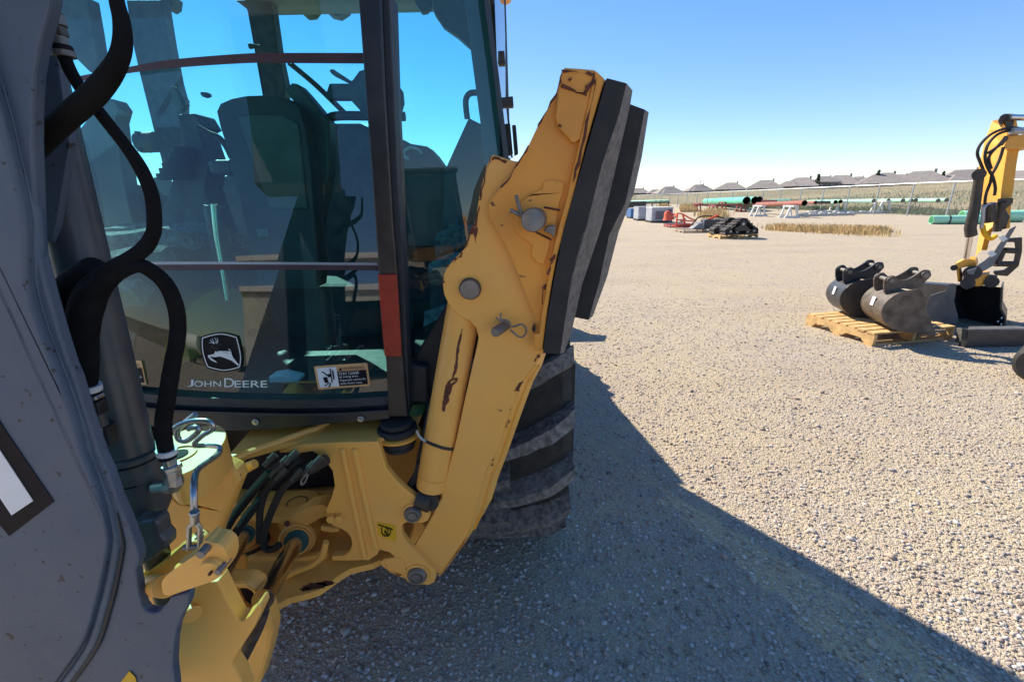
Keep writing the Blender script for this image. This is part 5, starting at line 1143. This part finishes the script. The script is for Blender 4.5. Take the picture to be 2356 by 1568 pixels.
# side pin with hair clip
c = W(disp(1, 1, 1058, 725), YS - .05); c1 = W(disp(1, 1, 1140, 672), YS); rr = 12 * dep(c)
k = MB(); k.tube([c1, c + (c1 - c) * .06, c], [rr, rr, rr * .88], 26); k.build('lock_pin', 'pin', bh, smooth=True)
tubep('hair_clip', PL(T(1, 1, [(1102, 592), (1102, 630), (1150, 645), (1170, 680), (1200, 682), (1240, 668), (1272, 690), (1275, 725), (1250, 755), (1220, 750), (1190, 725), (1165, 705)]), YS - .035), .0026, 'pin', bh, 5, 8)
tubep('hair_clip', PL(T(1, 1, [(1066, 622), (1090, 640), (1115, 650)]), YS - .033), .0026, 'pin', bh, 5, 8)
plate('bracket_slot', smoothpts(PL(T(1, 1, [(1320, 680), (1335, 662), (1340, 700), (1328, 722), (1316, 705)]), YS - .004), 2), -.003, 'darksteel', bh, 0)

# --- pad bracket
YB2 = 1.035
web = T(1, 0, [(1505, 560), (1540, 470), (1755, 485), (1735, 600), (1640, 1000), (1560, 1350), (1500, 1568)]) + T(1, 1, [(1465, 150), (1430, 330), (1395, 520), (1370, 640), (1350, 640), (1320, 575), (1230, 350), (1180, 220), (1130, 110), (1062, 0)]) + T(1, 0, [(1040, 1530), (1012, 1440), (1030, 1380), (1100, 1300), (1170, 1210), (1230, 1100), (1290, 1010), (1340, 900), (1400, 800), (1480, 660)])
plate('pad_bracket', jag(PL(web, YB2 + .02), .0006, .03), .02, 'yellow_worn', bh, .002)
fr = T(1, 0, [(1540, 470), (1755, 485), (1720, 640), (1650, 960), (1600, 990), (1560, 940), (1500, 880), (1480, 810), (1500, 620), (1512, 520)])
plate('bracket_frame', PL(fr, YB2 + .003), .016, 'yellow_worn', bh, .003)
fl = T(1, 0, [(1755, 485), (1820, 545), (1700, 960), (1590, 1400), (1545, 1568)]) + T(1, 1, [(1490, 200), (1455, 380), (1420, 600), (1395, 800), (1385, 858), (1330, 850), (1330, 735), (1370, 735), (1385, 600), (1425, 380), (1460, 180)]) + T(1, 0, [(1500, 1568), (1555, 1380), (1650, 960), (1720, 640)])
plate('bracket_flange', PL(fl, YB2), .02, 'yellow_worn', bh, .003)
plate('bracket_boss', smoothpts(PL(T(1, 0, [(1200, 1568), (1215, 1440), (1300, 1340), (1390, 1305), (1400, 1250), (1540, 1260), (1500, 1420), (1480, 1568)]) + T(1, 1, [(1440, 100), (1400, 260), (1310, 200), (1320, 130), (1230, 60)]), YB2 + .012), 2), .010, 'yellow_worn', bh, .003)
for a, b in (((1400, 1430), (1510, 1450)), ((1340, 1600), (1450, 1655))): tubep('weld_line', PL(T(1, 0, [a, b]), YB2 + .01), .0025, 'rusty', bh, 0, 6)
for q in ([(1518, 490), (1640, 496), (1640, 502), (1530, 498)], [(1680, 640), (1690, 600), (1725, 560), (1735, 510), (1748, 520), (1740, 580), (1705, 640)], [(1700, 500), (1740, 502), (1735, 520), (1690, 515)], [(1520, 580), (1600, 620), (1690, 650), (1690, 665), (1600, 635), (1515, 595)], [(1495, 850), (1510, 860), (1518, 890), (1505, 880)], [(1575, 540), (1585, 535), (1582, 560), (1572, 558)]):
    chip(T(1, 0, q), YB2 + .001)
for q in ([(1505, 560), (1520, 500), (1512, 570), (1480, 665), (1400, 805), (1340, 905), (1345, 890), (1398, 795), (1475, 660)], [(1745, 600), (1755, 540), (1700, 860), (1640, 1130), (1600, 1260), (1630, 1110), (1690, 840)], [(1232, 1100), (1290, 1010), (1300, 1005), (1235, 1110), (1175, 1215), (1105, 1300), (1100, 1296), (1170, 1210)]):
    chip(T(1, 0, q), YB2 - .001)
for q in ([(1450, 205), (1480, 190), (1475, 220), (1440, 260), (1430, 330), (1425, 320), (1440, 230)], [(1390, 440), (1398, 400), (1396, 520), (1388, 540)]):
    chip(T(1, 1, q), YB2 - .001)
pn, c, rr = pin(*disp(1, 0, 1320, 1520), 27, YB2 + .02, .07, off=(.012, .0))
tubep('cotter_leg', PL(T(1, 0, [(1205, 1345), (1225, 1420), (1245, 1475), (1270, 1500)]), YB2 - .02), .0045, 'pin', bh, 3, 10)
tubep('cotter_leg', PL(T(1, 0, [(1165, 1448), (1215, 1475), (1260, 1500)]), YB2 - .02), .0045, 'pin', bh, 3, 10)
plate('pin_retainer', PL(T(1, 0, [(1420, 1560), (1480, 1555), (1470, 1640), (1440, 1610), (1400, 1600)]), YB2 - .01), .015, 'pin', bh, .002)
# --- rubber pads
def padblock(fr_, bk, Yf, Yb, nm='rubber_pad'):
    A = PL(fr_, Yf); k = MB(); L1 = [W(p, Yf) for p in bk[0]]; L2 = [W(p, Yb) for p in bk[1]]
    top = [A[0], A[1], L2[0], L2[0] + Vector((A[0].x - A[1].x, 0, A[0].z - A[1].z))]
    k.prism(A, (0, .03, 0)); o = k.build(nm, 'rubber', bh)
    k = MB(); s1_ = [p + Vector((.0006, .001, 0)) for p in L1]; s2_ = L2; s3_ = [p + Vector((-.03, .0, 0)) for p in L2]; s4_ = [p + Vector((-.03, .034, 0)) for p in L1]; k.sheet([s1_, s2_, s3_, s4_, s1_]); k.add([s1_[0], s2_[0], s3_[0], s4_[0]], [(0, 1, 2, 3)]); k.add([s1_[-1], s2_[-1], s3_[-1], s4_[-1]], [(0, 1, 2, 3)])
    k.build('pad_tread_face', 'wornrub', bh); return o
padblock(T(1, 0, [(1835, 540), (1968, 575), (1920, 780), (1800, 1130), (1690, 1568)]) + T(1, 1, [(1650, 60), (1590, 350), (1540, 660), (1510, 872), (1410, 868), (1395, 850), (1420, 640), (1480, 300), (1540, 0)]),
         (T(1, 0, [(1968, 575), (1920, 780), (1800, 1130), (1690, 1568)]) + T(1, 1, [(1590, 350), (1540, 660), (1510, 872)]), T(1, 0, [(2010, 625), (1995, 720), (1890, 1180), (1795, 1568)]) + T(1, 1, [(1660, 400), (1590, 720), (1540, 860)])), YB2 - .005, 1.12)
padblock(T(1, 0, [(1990, 718), (2095, 757), (2040, 1040), (1960, 1400)]) + T(1, 1, [(1850, 50), (1780, 380), (1705, 638), (1612, 620), (1680, 330), (1740, 0)]),
         (T(1, 0, [(2095, 757), (2040, 1040), (1960, 1400)]) + T(1, 1, [(1845, 50), (1780, 380), (1705, 638)]), T(1, 0, [(2122, 775), (2075, 1080), (2020, 1330)]) + T(1, 1, [(1915, 30), (1835, 340), (1737, 610)])), 1.16, 1.26)
plate('pad_plate', PL([(1316, 175), (1394, 181), (1290, 640), (1250, 806), (1240, 806)], 1.07), .16, 'yellow_worn', bh, .004)

# ------------------------------------------------------------------ REAR TYRE
tx0, tx1 = G(1100, 1200).x, .262
tyc, R0 = 1.95, .70
prof = [(-.245, .50), (-.262, .58), (-.255, .64), (-.22, .672), (0, .685), (.22, .672), (.255, .64), (.262, .58), (.245, .50)]
tcx = -.045
def tyre_obj(cx, cy, Rr, wd, par, nm='rear_tyre', nl=22, flip=1):
    rows = []
    for i in range(97):
        a = 2 * math.pi * i / 96; rows.append([(cx + x * wd / .52, cy + math.cos(a) * r_ / .70 * Rr * .97, Rr + math.sin(a) * r_ / .70 * Rr * .97) for x, r_ in prof])
    k = MB(); k.sheet(rows); t = k.build(nm, 'tyre', par, smooth=True)
    for side in (-1, 1):
        for i in range(nl):
            a0 = 2 * math.pi * (i + (.5 if side > 0 else 0)) / nl; Pu, Pl = [], []
            n_ = 7
            for j in range(n_ + 1):
                f = j / n_; x = side * (-.03 + .285 * f) ; a = a0 + (.17 * f ** 1.5 if side > 0 else .10 * f) * flip * side * -1; rb = (.682 - .03 * max(0, f - .75) / .25) / .70 * Rr * .97; h = .068 * Rr / .7
                w2 = .031 + .013 * f; row = []
                for (da, rr_) in ((-w2 - .016, rb - .004), (-w2 + .006, rb + h), (w2 - .006, rb + h), (w2 + .016, rb - .004)):
                    jj = random.uniform(-.005, .005); rr_ += random.uniform(-.004, .003) if rr_ > rb else 0
                    row.append((cx + x * wd / .52, cy + math.cos(a + da + jj) * rr_, Rr + math.sin(a + da + jj) * rr_))
                Pu.append(row)
            k = MB(); k.sheet(Pu); k.add([Pu[0][0], Pu[0][1], Pu[0][2], Pu[0][3]], [(0, 1, 2, 3)]); k.add([Pu[-1][0], Pu[-1][1], Pu[-1][2], Pu[-1][3]], [(0, 1, 2, 3)]); k.build('tread_lug', 'lug', t)
    k = MB(); k.cyl((cx - wd * .3, cy, Rr), (cx + wd * .42, cy, Rr), Rr * .62, 36); k.build('wheel_rim', 'cat', t, smooth=True)
    return t
tyre_obj(tcx, tyc, R0, .50, bh, nl=21, flip=1)
tyre_obj(-1.55, tyc, R0, .50, bh)
tyre_obj(.02, 4.05, .46, .34, bh, 'front_tyre', 18)
tyre_obj(-1.45, 4.05, .46, .34, bh, 'front_tyre', 18)
# hood, axle, loader arms and bucket at the front
k = MB(); k.prism([(-1.1, 3.2, 1.15), (-.3, 3.2, 1.15), (-.3, 3.2, 1.55), (-.36, 3.2, 1.60), (-1.04, 3.2, 1.60), (-1.1, 3.2, 1.55)], (0, 1.25, -.30)); k.build('hood', 'yellow_plain', bh, bevel=.03)
k = MB(); k.box((-.7, 3.4, .75), (.8, 2.4, .5)); k.build('chassis', 'darksteel', bh)
k = MB(); k.cyl((-1.5, tyc, .70), (.1, tyc, .70), .12, 20); k.build('rear_axle', 'darksteel', bh)
for x in (-.18, -1.22):
    k = MB(); k.prism([(x, 3.2, 1.15), (x, 3.35, 1.5), (x, 4.5, 1.15), (x, 5.3, .35), (x, 5.1, .25), (x, 4.3, .9), (x, 3.4, 1.0)], (.1, 0, 0)); k.build('loader_arm', 'yellow_plain', bh, bevel=.01)
k = MB(); k.prism([(-1.95, 5.1, .1), (-1.95, 5.15, .75), (-1.95, 5.45, .85), (-1.95, 5.3, .6), (-1.95, 5.4, .15), (-1.95, 6.0, .04), (-1.95, 6.0, .0), (-1.95, 5.2, .0)], (2.45, 0, 0)); k.build('loader_bucket', 'bucket_grey', bh)
k = MB(); k.cyl((-.95, 3.9, 1.5), (-.95, 3.9, 2.25), .045, 14); k.build('exhaust', 'black', bh)
0 and tubep('mirror_arm', [(.0, 3.1, 2.0), (.12, 3.15, 2.02), (.14, 3.15, 1.6)], .012, 'black', bh, 0, 8)

# ------------------------------------------------------------------ BACKHOE BOOM (left foreground)
YM = .50
base = [(-820, -120), (118, -120)] + [(115, 0), (107, 40), (90, 100), (78, 173), (74, 267), (74, 330), (78, 417)] + T(0, 1, [(250, 60), (262, 200), (330, 450), (400, 700), (480, 950), (520, 1040), (600, 1300), (690, 1568)]) + T(0, 2, [(750, 130), (820, 330), (870, 440), (940, 620), (962, 690), (962, 730), (938, 800), (960, 960), (985, 1050), (1010, 1080), (1050, 1095), (1100, 1080), (1150, 1035), (1175, 985), (1240, 965), (1300, 950), (1310, 970), (1303, 1030), (1262, 1100), (1225, 1190), (1205, 1300), (1197, 1450), (1215, 1600)]) + [(408, 1700), (-820, 1700)]
bo = plate('boom', PL(base, YM), .014, 'boom', bh, .003)
ORG.setdefault(bo.name, ORG[bh.name])
inner_l = T(0, 0, [(-330, -600), (-250, 0), (-130, 380), (-10, 760), (60, 1050), (120, 1300), (170, 1568)]) + T(0, 1, [(180, 400), (280, 750), (400, 1050), (520, 1400), (560, 1568)]) + T(0, 2, [(640, 200), (700, 380), (738, 560), (738, 650), (690, 900), (650, 1050), (590, 1250), (510, 1390), (380, 1568), (200, 1800)])
k = MB(); k.prism(PL([(-400, -200)] + [(p.x, p.y) for p in smoothpts([Vector((x, y, 0)) for x, y in inner_l], 2, False)] + [(-400, 1700)], YM - .012), (0, .013, 0)); k.build('side_plate', 'boom', bo, bevel=.004, seg=3)
ctr = [(a[0] + 24, a[1] + 2) for a in inner_l]
k = MB(); k.tube(PL(ctr, YM + .005), .009, 12, smooth=4); k.build('weld_seam', 'weld', bo, smooth=True)
ctr2 = [(a[0] + 42, a[1] + 2) for a in inner_l[:12]] + [(a[0] + 36, a[1] + 4) for a in inner_l[12:]]
k = MB(); k.tube(PL(ctr2[-9:], YM - .001), [.0004, .0018, .003] + [.0035] * 6, 8, smooth=4); k.build('weld_seam', 'navy', bo, smooth=True)
k = MB(); k.prism(PL([(-120, 780), (0, 968), (16, 993), (125, 1153), (22, 1232), (0, 1206), (-120, 1035)], YM - .0125), (0, -.0006, 0)); k.build('number_outline', 'blackprint', bo)
k = MB(); k.prism(PL([(-120, 850), (0, 1034), (77, 1151), (27.5, 1184), (0, 1143), (-120, 965)], YM - .0135), (0, -.0006, 0)); k.build('number', 'white', bo)
k = MB(); k.prism(PL([(262, 1588), (298, 1542), (312, 1556), (318, 1588)], YM - .001), (0, -.0008, 0)); k.build('warning_decal', 'decalyel', bo)
k = MB(); me = None
# second boom plate (far side) and top link
plate('boom_far_plate', PL([(60, -120), (125, -120), (118, 20), (140, 190), (160, 330), (120, 560), (60, 560)], .62), .012, 'boom', bh, .003)
k = MB(); k.box((-.80, .44, 2.4), (.56, .2, 1.25)); k.build('boom_upper', 'boom', bh, bevel=.01)
# hydraulic cylinder behind the boom plate
ax0 = W((18, -80), .70); ax1 = W((297, 1040), .62); rc = .034
k = MB(); k.cyl(ax0, ax1, rc, 36); k.build('boom_cylinder', 'barrel', bh, smooth=True)
g1 = W((309, 1075), .62); g2 = W((336, 1180), .62); dd = (g2 - g1).normalized()
k = MB(); k.tube([ax1 - dd * .004, ax1, g1, g2 - dd * .02, g2], [rc * 1.0, rc * 1.18, rc * 1.2, rc * 1.16, rc * .9], 36); k.build('cylinder_gland', 'barrel', bh, smooth=True)
for f in (.0, .28): 
    c = ax1.lerp(g2, f + .05); k = MB(); k.ring(c, c + dd * .003, rc * 1.225, rc * 1.1); k.build('gland_groove', 'blackprint', bh, smooth=True)
k = MB(); k.cyl(g2, g2 + dd * .2, .02, 20); k.build('piston_rod', 'brown', bh, smooth=True)
k = MB(); k.prism(PL(T(0, 2, [(900, 455), (960, 470), (1060, 450), (1085, 490), (1100, 560), (1135, 600), (1140, 650), (1060, 720), (950, 780), (900, 600)]), .56), (0, .03, 0)); k.build('rod_clevis', 'barrel', bh, bevel=.006)
# hoses with woven sleeves
def dp(pts, Ys): return [W(p, y) for p, y in zip(pts, Ys)]
rpx = lambda rs, P: [r_ * dep(p) for r_, p in zip(rs, P)]
hA = T(0, 0, [(790, -200), (805, 0), (840, 150), (846, 300), (815, 420), (750, 530), (650, 650), (520, 765), (390, 880), (290, 975), (200, 1070), (110, 1180)])
tubep('hose_sleeve', dp(hA, [.52, .52, .52, .52, .52, .525, .53, .54, .55, .555, .56, .57]), rpx([15, 15, 17, 19, 20, 23, 25, 25, 25, 25, 24, 22], dp(hA, [.52]*12)), 'sleeve', bh, 8, 18)
hB = T(0, 0, [(425, 330), (440, 380), (490, 500), (565, 620), (650, 730), (760, 870), (870, 1010), (970, 1160), (1040, 1320), (1062, 1450), (1065, 1568)]) + T(0, 1, [(1050, 60), (1000, 140), (900, 215), (760, 290), (640, 370), (560, 460), (520, 580), (520, 720), (560, 880), (600, 1080)])
nB = len(hB)
tubep('hose_sleeve', dp(hB, [.56 + .0 * i for i in range(nB)]), rpx([11] + [13] * 6 + [14.5] * 5 + [16.5] * (nB - 12), dp(hB, [.56] * nB)), 'sleeve', bh, 8, 18)
hC = T(0, 1, [(600, 1080), (590, 900), (570, 720), (610, 520), (700, 390), (820, 305), (950, 262), (1060, 310), (1150, 400), (1205, 520), (1228, 650), (1222, 780), (1195, 920), (1172, 1060), (1150, 1200), (1130, 1320), (1130, 1430), (1148, 1545)])
tubep('hose_sleeve', dp(hC, [.56] * 5 + [.56, .56, .57, .58, .59, .6, .6, .6, .6, .6, .6, .6, .6]), rpx([19, 24, 30, 31, 24, 18, 16, 16, 16.5, 17, 17, 17, 17.5, 18, 18, 18, 17, 16.5], dp(hC, [.57] * 18)), 'sleeve', bh, 8, 18)
tubep('hose_sleeve', PL(T(0, 1, [(440, 700), (430, 560), (480, 450), (560, 370), (680, 300)]), .58), .02, 'sleeve', bh, 6, 16)
tubep('hose_sleeve', PL(T(0, 1, [(440, 620), (460, 760), (520, 900), (560, 1040)]), .57), [.018, .019, .016, .014], 'sleeve', bh, 6, 16)
def fit(name, p0, p1, r0, Y, m, hexa=False, par=bh, r1=None):
    k = MB(); k.tube([W(p0, Y), W(p1, Y)], [r0, r0 if r1 is None else r1], 6 if hexa else 20); return k.build(name, m, par, smooth=not hexa, bevel=.0012 if hexa else 0)
fit('sleeve_band', disp(0, 1, 604, 1085), disp(0, 1, 610, 1122), .0155, .56, 'whitesteel'); fit('hose_end', disp(0, 1, 612, 1122), disp(0, 1, 622, 1165), .0135, .56, 'blackprint')
fit('hose_nut', disp(0, 1, 628, 1160), disp(0, 1, 640, 1185), .0145, .56, 'steel', True); fit('hose_coupling', disp(0, 1, 640, 1185), disp(0, 1, 660, 1275), .015, .56, 'black', True)
fit('hose_coupling', disp(0, 1, 665, 1275), disp(0, 1, 690, 1365), .010, .56, 'barrel'); fit('hose_coupling', disp(0, 1, 700, 1355), disp(0, 1, 728, 1480), .0165, .57, 'black', True)
fit('hose_nut', disp(0, 1, 668, 1390), disp(0, 1, 680, 1500), .006, .55, 'steel'); tubep('drain_line', PL(T(0, 1, [(715, 1480), (695, 1530), (705, 1580)]), .57), .005, 'barrel', bh, 3, 8)
fit('sleeve_band', disp(0, 1, 1148, 1530), disp(0, 1, 1152, 1560), .0142, .60, 'whitesteel'); fit('hose_end', disp(0, 2, 1155, 0), disp(0, 2, 1162, 22), .012, .60, 'blackprint')
fit('hose_stem', disp(0, 2, 1164, 22), disp(0, 2, 1176, 70), .0095, .60, 'steel'); fit('hose_nut', disp(0, 2, 1180, 70), disp(0, 2, 1190, 100), .0145, .60, 'steel', True); fit('hose_nut', disp(0, 2, 1188, 100), disp(0, 2, 1198, 160), .0125, .60, 'steel', True)
k = MB(); k.tube([W(disp(0, 2, 1198, 150), .6), W(disp(0, 2, 1208, 190), .6), W(disp(0, 2, 1190, 215), .6), W(disp(0, 2, 1150, 218), .6)], [.012, .013, .013, .011], 8); k.build('elbow', 'steel', bh, bevel=.001)
fit('elbow_stem', disp(0, 2, 1155, 213), disp(0, 2, 1065, 222), .0095, .6, 'steel')
fit('hose_elbow', disp(0, 0, 330, 70), disp(0, 0, 375, 120), .009, .56, 'pin'); fit('hose_end', disp(0, 0, 365, 105), disp(0, 0, 390, 180), .0095, .56, 'pin'); fit('hose_nut', disp(0, 0, 380, 180), disp(0, 0, 405, 255), .0095, .56, 'brown', True)
fit('hose_end', disp(0, 0, 402, 250), disp(0, 0, 425, 320), .0075, .56, 'pin'); fit('hose_end', disp(0, 0, 422, 318), disp(0, 0, 436, 360), .0098, .56, 'blackprint'); fit('sleeve_band', disp(0, 0, 434, 355), disp(0, 0, 446, 395), .0108, .56, 'pin')

# ------------------------------------------------------------------ kingpost castings at lower left
plate('frame_casting', PL([(330, 1130), (350, 1110), (380, 1120), (410, 1145), (440, 1100), (470, 1075), (500, 1068), (540, 1085), (548, 1110), (520, 1180), (500, 1230), (490, 1270), (480, 1330), (470, 1420), (340, 1420), (320, 1310), (350, 1270), (385, 1240)], .88), .05, 'yellow', bh, .012)
zt_ = W((450, 1030), .84).z
k = MB(); k.prism(smoothpts([Zp(p, zt_) for p in [(372, 1020), (420, 990), (462, 980), (500, 978), (517, 988), (519, 1008), (500, 1036), (465, 1066), (425, 1088), (392, 1092), (372, 1060)]], 3), (0, 0, -.07)); k.build('pivot_boss', 'yellow', bh, bevel=.006)
c = Zp((408, 1046), zt_); k = MB(); k.ring(c, c + Vector((0, 0, .003)), .036, .033); k.build('bore_ring', 'yellow_plain', bh, smooth=True)
k = MB(); k.cyl(c, c + Vector((0, 0, .002)), .020, 24); k.build('bore', 'bore', bh)
plate('sunlit_ledge', PL(T(0, 2, [(1150, 245), (1260, 225), (1205, 315)]), .86), .01, 'yellow_plain', bh, .001)
tubep('arch_rim', PL(T(0, 2, [(1275, 330), (1330, 325), (1400, 290), (1460, 250), (1560, 180), (1640, 120), (1760, 60)]), .97), [.02, .022, .022, .02, .018, .016, .012], 'yellow', bh, 4, 12)
# front casting (swing post)
kp = T(0, 2, [(1300, 930), (1400, 880), (1505, 875), (1560, 990), (1642, 1145), (1672, 1150), (1720, 1115), (1780, 1030), (1800, 1045), (1805, 1075), (1750, 1200), (1690, 1290), (1640, 1370), (1612, 1420), (1605, 1450), (1650, 1520), (1700, 1640)]) + [(560, 1640), (400, 1640)] + T(0, 2, [(1205, 1600), (1190, 1450), (1200, 1300), (1225, 1190), (1262, 1100), (1303, 1030)])
plate('swing_post', PL(kp, .60), .03, 'yellow', bh, .006)
plate('swing_post_rear', smoothpts(PL(T(0, 2, [(1520, 890), (1600, 890), (1700, 890), (1770, 930), (1810, 1040), (1850, 1110), (1880, 1230), (1860, 1350), (1800, 1568)]) + [(560, 1640), (500, 1640), (490, 1400)], .80), 1), .05, 'yellow', bh, .01, [PL(T(0, 2, [(1550, 945), (1620, 930), (1700, 930), (1745, 960), (1755, 1010), (1700, 1120), (1660, 1150), (1630, 1130)]), .80)])
plate('hollow_shade', PL(T(0, 2, [(1500, 880), (1800, 880), (1800, 1200), (1500, 1200)]), .87), .01, 'bore', bh, 0)  # dark plate behind the hole, the depth shade put into its colour
tubep('greasy_rod', PL(T(0, 2, [(1820, 1075), (1760, 1200), (1680, 1330), (1625, 1440)]), .72), [.012, .017, .022, .022], 'brown', bh, 3, 14)
c = W(disp(0, 2, 1605, 990), .84); k = MB(); k.cyl(c, c + Vector((0, -.02, 0)), .014, 16); k.build('hidden_pin', 'pin', bh)
# bellcrank link
far = T(0, 2, [(960, 830), (1040, 790), (1150, 720), (1260, 620), (1330, 600), (1400, 640), (1360, 760), (1200, 820), (1090, 860), (1050, 910), (1060, 960), (1000, 975), (960, 930)])
plate('link_rear', smoothpts(PL(far, .60), 2), .03, 'yellow', bh, .008)
near = T(0, 2, [(1118, 930), (1115, 880), (1150, 830), (1230, 770), (1310, 715), (1360, 680), (1385, 620), (1420, 592), (1455, 605), (1500, 612), (1550, 645), (1570, 700), (1565, 760), (1540, 820), (1480, 865), (1400, 895), (1250, 945), (1170, 970), (1130, 960)])
plate('link_front', smoothpts(PL(near, .46), 2), .026, 'yellow', bh, .006, sm=False)
tubep('link_cross_pin', [W(disp(0, 2, 1010, 890), .60), W(disp(0, 2, 1150, 900), .475)], .016, 'yellow_plain', bh, 0, 18)
for x, y, r_, m in ((1432, 632, .0055, 'pin'), (1548, 752, .0040, 'pin'), (1492, 766, .0020, 'rusty')):
    c = W(disp(0, 2, x, y), .46); k = MB(); k.cyl(c + Vector((0, .01, 0)), c + Vector((0, -.0145, 0)), r_, 20); k.build('link_pin', m, bh, smooth=True)
c = W(disp(0, 2, 1488, 748), .463); k = MB(); k.tube([c, c + Vector((0, -.008, 0)), c + Vector((0, -.012, 0))], [.0145, .0145, .0125], 32); k.build('link_hub', 'yellow', bh, smooth=True)
c = W(disp(0, 2, 1335, 1055), .6); k = MB(); k.cyl(c + Vector((-.01, .0, 0)), c + Vector((.006, -.012, -.002)), .016, 20); k.build('grease_boss', 'yellow', bh, smooth=True)
# boom lock rod and clevis
rod = T(0, 1, [(1350, 1288), (1290, 1335), (1235, 1385), (1222, 1430), (1240, 1465), (1290, 1472), (1340, 1435), (1372, 1400), (1350, 1378), (1300, 1390)])
tubep('bent_rod', PL(rod, .74), .0052, 'steel', bh, 6, 12)
rod2 = T(0, 1, [(1190, 1395), (1240, 1360), (1330, 1335), (1430, 1335), (1470, 1365), (1460, 1400), (1400, 1435), (1345, 1485), (1360, 1505), (1440, 1505), (1510, 1515), (1515, 1545)]) + T(0, 2, [(1495, 5), (1430, 50), (1370, 95), (1345, 150), (1338, 250), (1340, 390)])
tubep('bent_rod', dp(rod2, [.72] * 10 + [.70, .69, .67, .62, .58, .54, .51, .50]), [.0045] * 10 + [.0046] * 4 + [.0046] * 4, 'steel', bh, 6, 12)
fit('clevis_nut', disp(0, 2, 1342, 390), disp(0, 2, 1343, 415), .0068, .49, 'steel', True); fit('clevis_neck', disp(0, 2, 1343, 415), disp(0, 2, 1343, 470), .0055, .49, 'steel')
for sx in (-38, 38):
    k = MB(); k.tube([W(disp(0, 2, 1343 + sx * .3, 470), .49), W(disp(0, 2, 1343 + sx, 500), .49), W(disp(0, 2, 1341 + sx, 650), .49)], [.0036, .0034, .0034], 10); k.build('clevis_fork', 'steel', bh, smooth=True)
fit('clevis_pin', disp(0, 2, 1270, 640), disp(0, 2, 1400, 630), .0035, .49, 'pin')
tubep('cotter_pin', PL(T(0, 2, [(1345, 580), (1375, 560), (1408, 530)]), .57), .0013, 'steel', bh, 0, 6)
